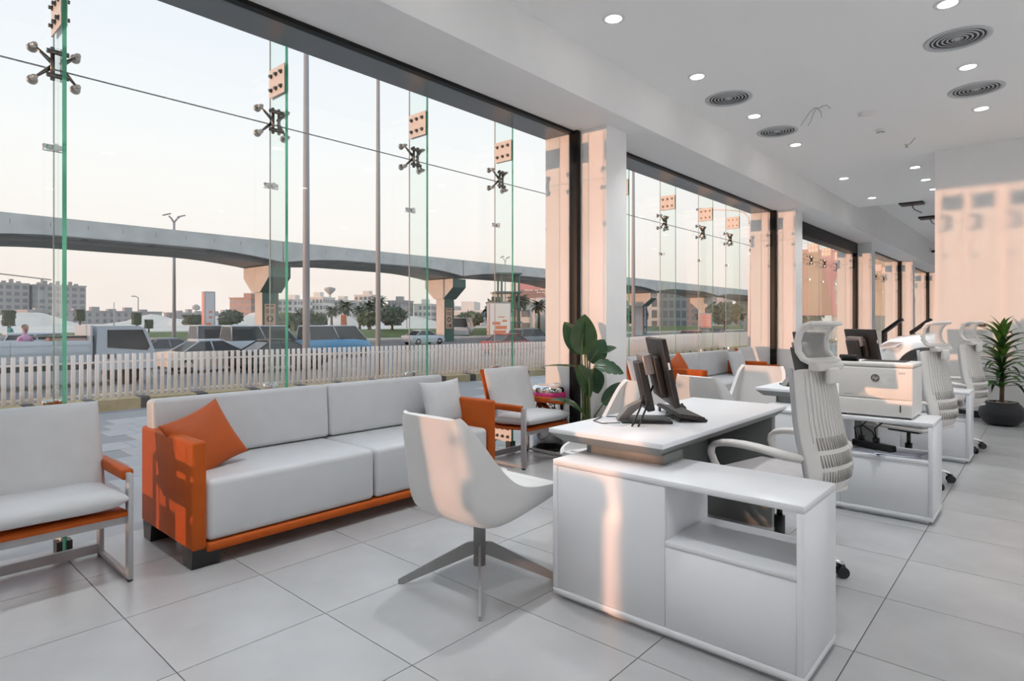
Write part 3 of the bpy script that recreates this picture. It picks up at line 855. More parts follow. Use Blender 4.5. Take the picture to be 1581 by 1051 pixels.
# ------------------------------------------------------------------ office chairs
def make_office_chair(label):
    # local: faces +y
    t = thing('office_chair', label, 'office chair', (0, 0, 0), 0, 'white mesh office chairs')
    bm = nb()
    lathe(bm, [(0, 0.075), (0.04, 0.075), (0.045, 0.11), (0.03, 0.14), (0, 0.14)], 16); obj('hub', bm, 'chrome', t)
    for k in range(5):
        a = math.radians(90 + 72 * k + 12)
        ca, sa = math.cos(a), math.sin(a)
        bm = nb()
        tube(bm, [(0.03 * ca, 0.03 * sa, 0.115), (0.16 * ca, 0.16 * sa, 0.105), (0.26 * ca, 0.26 * sa, 0.085), (0.30 * ca, 0.30 * sa, 0.066)], [0.022, 0.019, 0.016, 0.014], 10)
        lg = obj('base_leg', bm, 'chrome', t)
        bm = nb()
        px, py = 0.30 * ca, 0.30 * sa
        for s in (-1, 1):
            tube(bm, [(px - sa * 0.008 * s, py + ca * 0.008 * s, 0.028), (px - sa * 0.024 * s, py + ca * 0.024 * s, 0.028)], 0.028, 14)
        lathe(bm, [(0.0, 0.030), (0.014, 0.032), (0.02, 0.048), (0.012, 0.066), (0, 0.068)], 10, cx=px, cy=py)
        obj('caster', bm, 'plastic_black', lg)
    bm = nb(); tube(bm, [(0, 0, 0.14), (0, 0, 0.30)], 0.026, 16); tube(bm, [(0, 0, 0.29), (0, 0, 0.40)], 0.014, 12); obj('gas_lift', bm, 'plastic_black', t)
    bm = nb(); box(bm, -0.09, 0.09, -0.12, 0.12, 0.395, 0.435, 0, None, 0.012, 2)
    tube(bm, [(0.09, 0.02, 0.412), (0.24, 0.03, 0.40)], 0.007, 8); obj('tilt_mechanism', bm, 'plastic_black', t)
    bm = nb(); box(bm, -0.245, 0.245, -0.225, 0.245, 0.435, 0.465, 0, None, 0.014, 2); obj('seat_pan', bm, 'office_white', t)
    bm = nb(); box(bm, -0.25, 0.25, -0.23, 0.255, 0.465, 0.525, 0, None, 0.026, 4); obj('seat', bm, 'office_seat', t)
    # back: curved side profile, framed mesh
    prof = [(-0.17, 0.455), (-0.235, 0.462), (-0.285, 0.50), (-0.305, 0.56), (-0.295, 0.63), (-0.268, 0.72), (-0.248, 0.82), (-0.235, 0.92), (-0.222, 1.00), (-0.212, 1.055)]
    wid = [0.17, 0.19, 0.205, 0.212, 0.214, 0.213, 0.208, 0.20, 0.19, 0.18]
    def surf(yoff, u0, u1, wf=1.0, i0=0, i1=None, nu=6):
        bm = nb(); rows = []
        for (y, z), ww in list(zip(prof, wid))[i0:i1]:
            row = []
            for k in range(nu + 1):
                u = u0 + (u1 - u0) * k / nu
                row.append(bm.verts.new((u * ww * wf, y + yoff + 0.05 * u * u, z)))
            rows.append(row)
        for a, b in zip(rows[:-1], rows[1:]):
            for k in range(nu):
                bm.faces.new((a[k], a[k + 1], b[k + 1], b[k])).smooth = True
        return bm
    o = obj('back_shell', surf(0, -1, 1), 'office_white', t)
    s_ = o.modifiers.new('t', 'SOLIDIFY'); s_.thickness = 0.016; s_.offset = 0
    subsurf(o, 2)
    # raised ribs and slots of the lumbar zone, and fine upright ribs of the mesh
    bm = nb()
    for zi in range(3):
        z0 = 0.535 + zi * 0.075
        for k in range(15):
            u = -0.62 + 1.24 * k / 14
            for dz in (0,):
                za, zb = z0, z0 + 0.055
                def at(z):
                    for (ya, zA), (yb, zB), wa, wb in zip(prof[2:-1], prof[3:], wid[2:-1], wid[3:]):
                        if zA <= z <= zB:
                            f = (z - zA) / (zB - zA); return ya + (yb - ya) * f, wa + (wb - wa) * f
                    return prof[3][0], wid[3]
                ya, wa = at(za); yb, wb = at(zb)
                pa = Vector((u * wa, ya + 0.05 * u * u - 0.0095, za)); pb = Vector((u * wb, yb + 0.05 * u * u - 0.0095, zb))
                tube(bm, [pa, pb], 0.0032, 5)
    o = obj('lumbar_slots', bm, 'slot_grey', t); o['kind'] = 'stuff'
    bm = nb()
    for k in range(13):
        u = -0.72 + 1.44 * k / 12
        pts = []
        for (y, z), ww in list(zip(prof, wid))[5:10]:
            pts.append((u * ww, y + 0.05 * u * u - 0.010, z))
        tube(bm, pts, 0.0018, 5)
    o = obj('mesh_ribs', bm, 'office_white', t); o['kind'] = 'stuff'
    for s in (-1, 1):
        bm = nb()
        tube(bm, [(s * ww * 1.0, y + 0.055, z) for (y, z), ww in zip(prof, wid)], 0.011, 8)
        obj('back_edge', bm, 'frame_grey', t)
    # headrest: bracket and a curved open frame with a mesh panel
    bm = nb()
    box(bm, -0.12, 0.12, -0.262, -0.205, 1.045, 1.085, 0, None, 0.014, 3)
    box(bm, -0.05, 0.05, -0.275, -0.25, 0.985, 1.06, 0, None, 0.010, 2)
    obj('headrest_bracket', bm, 'office_white', t)
    hp = [(-0.262, 1.085), (-0.225, 1.10), (-0.200, 1.135), (-0.195, 1.18), (-0.207, 1.225), (-0.232, 1.258), (-0.272, 1.270)]
    def hp_strip(i0, i1, u0, u1, th):
        bm = nb(); rows = []
        for (y, z) in hp[i0:i1]:
            rows.append([bm.verts.new((u0 + (u1 - u0) * k / 4, y + 0.035 * (abs(u0 + (u1 - u0) * k / 4) / 0.15) ** 2, z)) for k in range(5)])
        for a, b in zip(rows[:-1], rows[1:]):
            for k in range(4):
                bm.faces.new((a[k], a[k + 1], b[k + 1], b[k])).smooth = True
        return bm
    hw = 0.15
    bm = nb()
    pieces = [(0, 7, -hw, -hw + 0.028), (0, 7, hw - 0.028, hw), (0, 2, -hw + 0.028, hw - 0.028), (5, 7, -hw + 0.028, hw - 0.028)]
    for n_, pc in enumerate(pieces):
        b2 = hp_strip(*pc, 0)
        me_ = bpy.data.meshes.new('tmp'); b2.to_mesh(me_); b2.free(); bm.from_mesh(me_); bpy.data.meshes.remove(me_)
    bmesh.ops.remove_doubles(bm, verts=bm.verts[:], dist=0.0008)
    o = obj('headrest_frame', bm, 'office_white', t)
    s_ = o.modifiers.new('t', 'SOLIDIFY'); s_.thickness = 0.020; s_.offset = 0
    bv = o.modifiers.new('edge', 'BEVEL'); bv.width = 0.005; bv.segments = 2; bv.limit_method = 'ANGLE'
    o = obj('headrest_mesh', hp_strip(1, 6, -hw + 0.026, hw - 0.026, 0), 'mesh_pale', t)
    # arms
    for s in (-1, 1):
        x = s * 0.275
        bm = nb()
        path = [(s * 0.215, -0.245, 0.655), (x, -0.20, 0.665), (x, -0.05, 0.685), (x, 0.10, 0.685), (x, 0.19, 0.668), (x, 0.225, 0.625), (x - s * 0.01, 0.165, 0.52), (x - s * 0.035, 0.10, 0.45)]
        tube(bm, path, [0.020, 0.021, 0.021, 0.020, 0.019, 0.019, 0.018, 0.016], 10)
        for v in bm.verts:
            if v.co.z > 0.60: v.co.x = x + (v.co.x - x) * (1.5 if abs(v.co.x - x) < 0.03 else 1.0)
        o = obj('armrest', bm, 'office_white', t); subsurf(o, 1)
    return t
oc = make_office_chair('white mesh office chair at the nearest desk')
oc.location = (-1.02, 3.17, 0); oc.rotation_euler = (0, 0, math.radians(78))
dup(oc, (-0.85, 5.74, 0), math.radians(72), 'white mesh office chair just behind the printer cabinet')
dup(oc, (-0.77, 7.52, 0), math.radians(72), 'white mesh office chair at the farthest desk, beside the plant')

# ------------------------------------------------------------------ printer and shelf contents of the middle desk
t = thing('printer', 'white laser printer with a small tilted display on the middle desk', 'printer', (-1.095, 4.60, 0.64))
Wp, Dp, Hp = 0.44, 0.355, 0.365
bm = nb(); box(bm, 0.0, Wp, 0.012, Dp, 0.012, Hp - 0.03, 0, None, 0.012, 3); obj('body', bm, 'printer', t)
bm = nb(); box(bm, 0.0, Wp, 0.0, Dp, Hp - 0.03, Hp, 0, None, 0.012, 3); obj('top_cover', bm, 'printer', t)
bm = nb(); box(bm, 0.004, Wp - 0.004, 0.0, 0.02, 0.125, Hp - 0.034, 0, None, 0.008, 3); fp = obj('front_door', bm, 'printer', t)
bm = nb(); box(bm, 0.004, Wp - 0.004, -0.002, 0.02, 0.012, 0.121, 0, None, 0.008, 3); tr_ = obj('paper_tray', bm, 'printer', t)
bm = nb(); box(bm, Wp - 0.075, Wp - 0.068, -0.0045, -0.001, 0.045, 0.09); obj('tray_mark', bm, 'plastic_black', tr_)
bm = nb(); box(bm, 0.12, Wp - 0.06, 0.10, Dp - 0.05, Hp, Hp + 0.002); obj('output_slot', bm, 'plastic_dark', t)
bm = nb(); tube(bm, [(0.225, 0.001, 0.262), (0.225, -0.002, 0.262)], 0.025, 32); lg = obj('logo', bm, 'logo_grey', t, label='round grey logo disc')
text('logo_letters', 'hp', 0.036, 'printer', lg, (0.225, -0.003, 0.264), (PI / 2, 0, 0), 0.0006, shear=0.25)
bm = nb(); box(bm, Wp - 0.082, Wp - 0.045, -0.0008, 0.002, 0.292, 0.306); box(bm, Wp - 0.080, Wp - 0.062, -0.0012, 0.002, 0.295, 0.303); obj('model_plate', bm, 'print_grey', t)
bm = nb(); box(bm, 0.04, 0.10, -0.0006, 0.002, 0.145, 0.147); obj('print_line', bm, 'printer_line', t)
m = Matrix.Translation((0.06, 0.05, Hp + 0.022)) @ Matrix.Rotation(math.radians(-25), 4, 'X')
bm = nb(); box(bm, -0.055, 0.055, -0.035, 0.035, -0.012, 0.012, 0, m, 0.005, 2); box(bm, -0.045, 0.045, 0.0, 0.03, -0.03, -0.01, 0, m); dp = obj('display', bm, 'plastic_black', t)
bm = nb(); box(bm, -0.04, 0.04, -0.024, 0.026, 0.0121, 0.0128, 0, m); obj('display_glass', bm, 'screen', dp)
for k, (x, y) in enumerate(((0.03, 0.03), (Wp - 0.03, 0.03), (0.03, Dp - 0.03), (Wp - 0.03, Dp - 0.03))):
    bm = nb(); box(bm, x - 0.015, x + 0.015, y - 0.015, y + 0.015, 0, 0.0125); obj('foot', bm, 'plastic_black', t)
sx, sy, sz = -1.068, 4.55, 0.398
t = thing('power_strip', 'black power strip with plugged leads on the middle desk shelf', 'power strip', (sx + 0.16, sy + 0.20, sz), math.radians(-28))
bm = nb(); box(bm, -0.15, 0.15, -0.03, 0.03, 0.002, 0.05, 0, None, 0.012, 3); obj('housing', bm, 'plastic_black', t)
for k, x in enumerate((-0.09, 0.02)):
    bm = nb(); box(bm, x - 0.018, x + 0.018, -0.018, 0.018, 0.05, 0.085, 0, None, 0.008, 2); pg = obj('plug', bm, 'plastic_black', t)
    bm = nb(); tube(bm, [(x, 0, 0.08), (x - 0.02, 0.01, 0.14), (x + 0.02, 0.04, 0.19), (x, 0.08, 0.213)], 0.005, 8); obj('lead', bm, 'plastic_black', pg)
bm = nb(); tube(bm, [(-0.13, 0, 0.045), (-0.14, -0.01, 0.13), (-0.08, 0.0, 0.15), (-0.01, 0.0, 0.12), (0.02, 0, 0.07)], 0.005, 8); obj('lead', bm, 'plastic_black', t)
for n, (x, y, z, r, l) in enumerate(((0.32, 0.10, 0.0005, 14, 'loose white paper sheet at the front of the middle desk shelf, lowest'), (0.315, 0.11, 0.0035, 6, 'top white paper sheet of the small stack on the desk shelf'), (0.33, 0.27, 0.0005, -8, 'white paper sheet at the back of the middle desk shelf'), (0.15, 0.11, 0.0005, -30, 'white paper lying under the black power strip'))):
    bm = nb()
    N = 6
    g = [[bm.verts.new((-0.125 + 0.25 * i / N, -0.085 + 0.17 * j / N, 0.0015 + (0.0012 * math.sin(i * 1.3 + j) + 0.0012 if z > 0.001 else 0))) for j in range(N + 1)] for i in range(N + 1)]
    for i in range(N):
        for j in range(N):
            bm.faces.new((g[i][j], g[i + 1][j], g[i + 1][j + 1], g[i][j + 1])).smooth = True
    o = obj('paper_sheet', bm, 'paper', None, (sx + x, sy + y, sz + z), (0, 0, math.radians(r))); tag(o, l, 'paper', 'papers on the desk shelf')
    s_ = o.modifiers.new('t', 'SOLIDIFY'); s_.thickness = 0.001
bm = nb(); box(bm, -0.07, 0.07, -0.06, 0.06, 0, 0.15, 0, None, 0.003, 1)
tag(obj('cardboard_box', bm, 'banner_peach', None, (-1.02, 5.25, 0.0)), 'small brown cardboard box on the floor behind the middle desk niche', 'box')

# ------------------------------------------------------------------ bin and plants
t = thing('waste_bin', 'chrome pedal bin with a pink bag in the window reveal', 'bin', (-3.76, 4.755, 0))
bm = nb(); lathe(bm, [(0.0, 0.0), (0.16, 0.0), (0.162, 0.02), (0.155, 0.025), (0.155, 0.03)], 32); obj('base_ring', bm, 'plastic_black', t)
bm = nb(); lathe(bm, [(0.0, 0.03), (0.155, 0.03), (0.155, 0.57), (0.0, 0.57)], 36); obj('drum', bm, 'chrome', t)
bm = nb()
prev = []
for i, (r, z) in enumerate([(0.157, 0.49), (0.172, 0.50), (0.176, 0.54), (0.168, 0.575), (0.156, 0.582)]):
    prev.append([bm.verts.new(((r + 0.006 * math.sin(k * 2.7 + i) ) * math.cos(2 * PI * k / 40), (r + 0.006 * math.sin(k * 2.7 + i)) * math.sin(2 * PI * k / 40), z + (0.012 * math.sin(k * 1.9) if i == 0 else 0))) for k in range(40)])
for a, b in zip(prev[:-1], prev[1:]):
    for k in range(40):
        bm.faces.new((a[k], a[(k + 1) % 40], b[(k + 1) % 40], b[k])).smooth = True
obj('bin_bag', bm, 'pink_bag', t, label='bright pink bin bag folded over the rim')
bm = nb(); lathe(bm, [(0.166, 0.578), (0.168, 0.60), (0.160, 0.625), (0.13, 0.642), (0.09, 0.645), (0.085, 0.635), (0.0, 0.632)], 36); obj('lid', bm, 'chrome', t)

dup(t, (-3.40, -3.22, 0), 0, 'unseen copy of the chrome bin, added by the rear window to shade the desk')  # out-of-view copy added to block low sun from the desk front

def blade(bm, L, Wd, bend, fold=0.25, n=12, tip=1.0, tear=0):
    """broad leaf along +y rising, curving down by bend (rad); base at the origin"""
    rows = []
    p = Vector((0, 0, 0)); a = 0.0
    for i in range(n + 1):
        s = i / n
        ww = Wd * (math.sin(PI * min(1, s * 0.96 + 0.04) ** 0.8)) ** 0.75 if s < 1 else 0.002
        ww = max(ww, 0.002)
        d = Vector((0, math.cos(a), math.sin(a))); nrm = Vector((0, -math.sin(a), math.cos(a)))
        row = []
        for u in (-1, -0.5, 0, 0.5, 1):
            jag = 1 - (0.16 if tear and abs(u) == 1 and i % 3 == 1 else 0)
            row.append(bm.verts.new(p + Vector((u * ww / 2 * jag, 0, 0)) + nrm * (abs(u) * ww / 2 * fold)))
        rows.append(row)
        p = p + d * (L / n)
        a -= bend / n
    for r0, r1 in zip(rows[:-1], rows[1:]):
        for k in range(4):
            bm.faces.new((r0[k], r0[k + 1], r1[k + 1], r1[k])).smooth = True
t = thing('potted_plant', 'tall broad-leaved green plant in front of the first white column', 'plant', (-3.18, 4.62, 0))
bm = nb(); lathe(bm, [(0, 0), (0.12, 0), (0.15, 0.20), (0.165, 0.30), (0.15, 0.30), (0.14, 0.27), (0, 0.27)], 28); pt = obj('pot', bm, 'pot_black', t)
bm = nb(); lathe(bm, [(0, 0.275), (0.142, 0.272)], 20); obj('soil', bm, 'soil', t)
# leaf: base point of the blade, azimuth of growth, pitch, roll, length, width, bend
# right and away axes as seen from the front of the column
R_ = Vector((0.745, 0.667, 0)); F_ = Vector((-0.667, 0.745, 0))
def leaf(base, dirv, nrmv, L, Wd, bend, m='leaf_dark', tear=0):
    dirv = Vector(dirv).normalized(); nrmv = Vector(nrmv); nrmv = (nrmv - dirv * nrmv.dot(dirv)).normalized()
    x = dirv.cross(nrmv)
    bm = nb(); blade(bm, L, Wd, bend, 0.16, 14, tear=tear)
    mt = Matrix((x, dirv, nrmv)).transposed().to_4x4(); mt.translation = Vector(base)
    bmesh.ops.transform(bm, matrix=mt, verts=bm.verts[:])
    o = obj('leaf', bm, m, t)
    bm = nb()
    b0 = Vector((random.uniform(-0.05, 0.05), random.uniform(-0.05, 0.05), 0.27)); b1 = Vector(base)
    mid = b0 * 0.45 + b1 * 0.55; mid.x = b0.x * 0.75 + b1.x * 0.25; mid.y = b0.y * 0.75 + b1.y * 0.25
    tube(bm, [b0, mid, b1, b1 + dirv * L * 0.5], [0.011, 0.009, 0.007, 0.003], 7); obj('leaf_stalk', bm, 'stalk', o)
def pv(r, z, f=0.0): return R_ * r + F_ * f + Vector((0, 0, z))
Zv = Vector((0, 0, 1))
leaf(pv(-0.07, 0.98, -.03), R_ * 0.12 + Zv, -F_ + R_ * 0.15, 0.37, 0.26, 0.25, 'leaf_olive')          # tall front blade
leaf(pv(-0.03, 0.98, 0.04), -R_ * 0.55 + Zv * 0.8, -F_ * 0.8 - R_ * 0.3 + Zv * .2, 0.36, 0.20, 0.5)   # upper left
leaf(pv(0.02, 0.90, 0.06), R_ * 0.35 + Zv * 0.5, -F_, 0.26, 0.20, 0.4)                      # behind right
leaf(pv(0.12, 0.98, 0.08), R_ * 0.6 + Zv * 0.35, -F_ * .5 + Zv, 0.17, 0.12, 0.5)            # small right top
leaf(pv(0.05, 0.87, -0.04), R_ * 1.0 - Zv * 0.05, -F_ * .7 + Zv * .8, 0.30, 0.19, 0.6, 'leaf_dark', 1)  # right torn leaf
leaf(pv(0.03, 0.84, -0.02), R_ * 0.15 - Zv * 0.6, -F_, 0.24, 0.18, 0.2)                     # centre hanging
leaf(pv(-0.10, 0.88, -0.06), R_ * 0.35 - Zv * 0.8, -F_ + R_ * .4, 0.33, 0.15, 0.3, 'leaf_olive')         # front hanging
leaf(pv(-0.08, 0.86, 0.0), -R_ * 1.0 + Zv * 0.12, -F_ * .35 + Zv, 0.34, 0.045, 0.25)         # thin far left
leaf(pv(0.13, 0.52, -0.03), R_ * 0.8 + Zv * 0.75, -F_ * .6 + Zv * .3 - R_ * .2, 0.38, 0.17, 0.9)      # lower right
leaf(pv(-0.06, 0.44, -0.03), -R_ * 0.8 + Zv * 0.9, -F_ * .4 + Zv, 0.36, 0.09, 1.3)          # lower left
leaf(pv(-0.02, 1.02, 0.0), R_ * 0.03 + Zv, -F_ * .6 + R_ * .8, 0.28, 0.14, 0.15)

t = thing('potted_palm', 'spiky green dracaena in a ribbed black bowl by the right wall', 'plant', (-0.45, 9.60, 0))
bm = nb()
pr = [(0, 0), (0.13, 0), (0.135, 0.015)]
for k in range(17):
    z = 0.02 + k * 0.0155; s = (z - 0.02) / 0.26
    r = 0.145 + 0.085 * math.sin(PI * min(1, s * 0.92 + 0.06)) ** 0.8
    pr += [(r, z), (r + 0.004, z + 0.005), (r, z + 0.011)]
pr += [(0.165, 0.285), (0.15, 0.285), (0.145, 0.262), (0, 0.262)]
lathe(bm, pr, 40); obj('pot', bm, 'pot_black', t)
bm = nb()
for k in range(90):
    a = random.uniform(0, 2 * PI); r = 0.135 * math.sqrt(random.random()); s = random.uniform(0.010, 0.018)
    mtx = Matrix.Translation((r * math.cos(a), r * math.sin(a), 0.268 + random.uniform(0, 0.008))) @ Matrix.Diagonal((s * 1.2, s, s * 0.7, 1))
    bmesh.ops.create_icosphere(bm, subdivisions=1, radius=1.0, matrix=mtx)
for f in bm.faces: f.smooth = True
obj('pebbles', bm, 'pebble', t, kind='stuff')
bm = nb(); tube(bm, [(0, 0, 0.262), (0.005, 0, 0.5), (-0.005, 0, 0.8), (0, 0, 1.12)], [0.026, 0.022, 0.018, 0.010], 10); obj('trunk', bm, 'trunk', t)
strapm = []
for k, (L, Wd, bend) in enumerate(((0.42, 0.055, 1.3), (0.36, 0.06, 0.8), (0.46, 0.045, 1.7))):
    bm = nb(); rows = []; p = Vector((0, 0, 0)); a = 0.0; n = 9
    for i in range(n + 1):
        s = i / n; ww = Wd * (0.35 + 0.65 * math.sin(PI * (0.15 + 0.75 * s))) if s < 1 else 0.001
        ww *= (1 - s ** 4); ww = max(ww, 0.001)
        d = Vector((0, math.cos(a), math.sin(a))); nn = Vector((0, -math.sin(a), math.cos(a)))
        rows.append([bm.verts.new(p + Vector((u * ww / 2, 0, 0)) + nn * abs(u) * ww * 0.18) for u in (-1, 0, 1)])
        p += d * L / n; a -= bend / n
    for r0, r1 in zip(rows[:-1], rows[1:]):
        for q in range(2):
            bm.faces.new((r0[q], r0[q + 1], r1[q + 1], r1[q])).smooth = True
    me = bpy.data.meshes.new('leaf'); bm.to_mesh(me); bm.free(); me.materials.append(M['leaf_mid'] if k != 2 else M['leaf_dark']); strapm.append(me)
for k in range(84):
    z = 0.44 + 0.70 * (k / 83); a = k * 2.399
    o = bpy.data.objects.new('leaf', strapm[k % 3] if k < 70 else strapm[1]); C.objects.link(o); o.parent = t
    pitch = math.radians(24 + 52 * (k / 83) ** 1.3 + random.uniform(-8, 8))
    o.rotation_euler = Euler((pitch, 0, a), 'XYZ'); o.location = (0, 0, z)
    s = 0.92 + 0.16 * random.random() if k < 70 else 0.72
    o.scale = (s * 1.3, s, s)

# fittings on the right wall
for n, (x0, x1, z0, z1, l) in enumerate(((-0.905, -0.793, 1.13, 1.26, 'white wall control plate with a dark display, left one by the plant'), (-0.73, -0.618, 1.13, 1.26, 'white wall control plate with a dark display, right one behind the plant'))):
    t = thing('wall_control', l, 'wall control', ((x0 + x1) / 2, 10.1, (z0 + z1) / 2), 0, 'wall controls')
    hw = (x1 - x0) / 2
    bm = nb(); box(bm, -hw, hw, -0.016, 0, -0.065, 0.065, 0, None, 0.005, 2); obj('plate', bm, 'white_plastic', t)
    bm = nb(); box(bm, -hw + 0.012, hw - 0.012, -0.0175, -0.0155, 0.012, 0.048); obj('display', bm, 'plastic_dark', t)
bm = nb(); box(bm, -0.06, 0.06, -0.014, 0, -0.08, 0.08, 0, None, 0.004, 2)
pl = tag(obj('socket_plate', bm, 'white_plastic', None, (-0.66, 10.1, 0.40)), 'white blank socket plate low on the right wall', 'socket')
bm = nb(); box(bm, -0.045, 0.045, -0.0165, -0.0145, -0.06, 0.06, 0, None, 0.0008, 1); obj('cover', bm, 'white_plastic', pl)

# ------------------------------------------------------------------ showroom beyond: car and display stands
t = thing('car', 'white car with a black wheel arch parked beyond the sunlit wall', 'car', (-2.32, 12.0, 0))
# local x: 0 = nose, 4.4 = tail ; y 0..1.85
def car_body(prof_w):
    bm = nb(); rows = []
    for x, zt, y_in in prof_w:
        rows.append([(x, y_in + 0.03, 0.28), (x, y_in, 0.45), (x, y_in, 0.70), (x, y_in + 0.03, zt - 0.10), (x, y_in + 0.12, zt - 0.01), (x, y_in + 0.40, zt + 0.03), (x, 0.925, zt + 0.05)])
    grid = []
    for r in rows:
        full = r + [(x, 1.85 - y, z) for (x, y, z) in r[::-1][1:]]
        grid.append([bm.verts.new(p) for p in full])
    for a, b in zip(grid[:-1], grid[1:]):
        for k in range(len(a) - 1):
            bm.faces.new((a[k], a[k + 1], b[k + 1], b[k])).smooth = True
    bm.faces.new(grid[0]); bm.faces.new(grid[-1][::-1])
    return bm
bm = car_body([(0.0, 0.72, 0.35), (0.06, 0.86, 0.20), (0.22, 0.95, 0.06), (0.5, 1.0, 0.0), (0.9, 1.05, 0.0), (1.35, 1.09, 0.0), (2.0, 1.10, 0.0), (3.2, 1.12, 0.0), (4.1, 1.08, 0.03), (4.4, 0.9, 0.2)])
body = obj('body', bm, 'car_white', t)
bm = nb()
pr = [(1.25, 1.10, 0.10), (1.95, 1.60, 0.22), (2.6, 1.68, 0.25), (3.5, 1.62, 0.25), (4.15, 1.12, 0.15)]
rows = []
for x, z, yi in pr:
    rows.append([bm.verts.new((x, 0.10, 1.10)), bm.verts.new((x, yi, z)), bm.verts.new((x, 1.85 - yi, z)), bm.verts.new((x, 1.75, 1.10))])
for a, b in zip(rows[:-1], rows[1:]):
    for k in range(3):
        f = bm.faces.new((a[k], a[k + 1], b[k + 1], b[k])); f.material_index = 1 if k != 1 else 0
obj('cabin', bm, ['car_white', 'car_glass'], t)
for x in (0.80, 3.55):
    for y, s in ((0.0, -1), (1.85, 1)):
        bm = nb(); rr = 0.44
        mtx = Matrix.Translation((x, y + s * 0.006, 0.40)) @ Matrix.Rotation(PI / 2, 4, 'X')
        lathe(bm, [(rr, -0.02), (rr + 0.015, 0.0), (rr, 0.02), (0, 0.02)], 36, mtx=mtx); obj('wheel_arch', bm, 'plastic_black', t)
        bm = nb()
        mtx = Matrix.Translation((x, y + s * 0.03, 0.35)) @ Matrix.Rotation(PI / 2 * s, 4, 'X')
        lathe(bm, [(0.0, -0.10), (0.30, -0.10), (0.345, -0.06), (0.35, 0.0), (0.33, 0.04), (0.24, 0.05), (0.23, 0.02), (0.0, 0.015)], 32, 0, mtx=mtx)
        wh = obj('wheel', bm, 'tyre', t)
        bm = nb()
        for q in range(10):
            a = 2 * PI * q / 10
            tube(bm, [(0.04 * math.cos(a), 0.04 * math.sin(a), 0.03), (0.225 * math.cos(a), 0.225 * math.sin(a), 0.045)], 0.014, 6)
        bmesh.ops.transform(bm, matrix=Matrix.Translation((x, y + s * 0.03, 0.35)) @ Matrix.Rotation(PI / 2 * s, 4, 'X'), verts=bm.verts[:])
        obj('rim', bm, 'rim', wh)
for y, s in ((0.0, 1), (1.85, -1)):
    bm = nb(); prism(bm, [(0.05, 0.83), (0.12, 0.79), (0.36, 0.84), (0.46, 0.93), (0.25, 0.93)], 'y', y - 0.004 * s + 0.05 * s, y + 0.10 * s)
    for v in bm.verts:
        v.co.y += s * (0.22 * max(0, 0.30 - v.co.x) / 0.3) - s * 0.06
    obj('headlight', bm, 'headlight', t)
for n, (x, y, l) in enumerate(((-2.50, 14.3, 'black slanted display stand left of the white car'), (-2.02, 14.3, 'black slanted display stand rising behind the white car bonnet'))):
    t = thing('display_stand', l, 'display stand', (x, y, 0), 0, 'black display stands')
    bm = nb(); box(bm, -0.16, 0.16, -0.2, 0.2, 0, 0.02, 0, None, 0.004, 1); obj('base_plate', bm, 'black_metal', t)
    bm = nb(); box(bm, -0.06, -0.015, -0.16, 0.16, 0.02, 1.06); obj('post', bm, 'black_metal', t)
    mt = Matrix.Translation((-0.05, 0, 1.05)) @ Matrix.Rotation(math.radians(-40), 4, 'Y')
    bm = nb(); box(bm, 0.0, 0.42, -0.18, 0.18, -0.02, 0.03, 0, mt, 0.004, 1); pn = obj('panel', bm, 'black_metal', t)
    bm = nb(); box(bm, 0.02, 0.40, -0.165, 0.165, 0.0301, 0.032, 0, mt); obj('screen', bm, 'screen', pn)

# ------------------------------------------------------------------ outside: ground
bm = nb(); box(bm, -5.4, -4.19, -5.8, 36, -0.6, -0.03); struct('terrace_edge', bm, 'paver')
bm = nb(); box(bm, -13.6, -4.19, -5.8, 60, -0.75, -0.497)
pav = struct('pavement', bm, 'paver_joint')
bm = nb(); box(bm, 0.004, 0.596, 0.004, 0.396, -0.02, 0.0); pv0 = obj('paver', bm, 'paver', pav, (-12.6, 0, -0.492))
for i in range(0, 50):
    for j in range(0, 12):
        x = -12.6 + 0.6 * j; y = 0.4 * i
        d = -x * 0.6661 + y * 0.7459; l = x * 0.7459 + y * 0.6661
        if d < 1 or (i, j) == (0, 0):
            continue
        px = 790.5 + 930.6 * l / d
        if (135 < px < 235) or (728 < px < 850):
            inst(pv0, 'paver', pav, (x, y + (0.2 if j % 2 else 0), -0.492))
bm = nb(); box(bm, -60, -13.6, -30, 420, -1.4, -1.0); struct('road', bm, 'asphalt')
bm = nb(); prism(bm, [(-60, -1.0), (-60, -0.85), (-62, -0.6), (-66, 0.1), (-640, 0.4), (-640, -1.4), (-60, -1.4)], 'y', -60, 640)
struct('open_ground', bm, 'sand')
bm = nb(); prism(bm, [(-60.2, -0.84), (-62, -0.58), (-66, 0.13), (-74, 0.16), (-74, 0.10), (-60.2, -0.9)], 'y', -40, 300); struct('grass_verge', bm, 'grass')
bm = nb(); box(bm, -60.2, -59.7, -30, 400, -1.0, -0.8); struct('road_kerb', bm, 'picket')

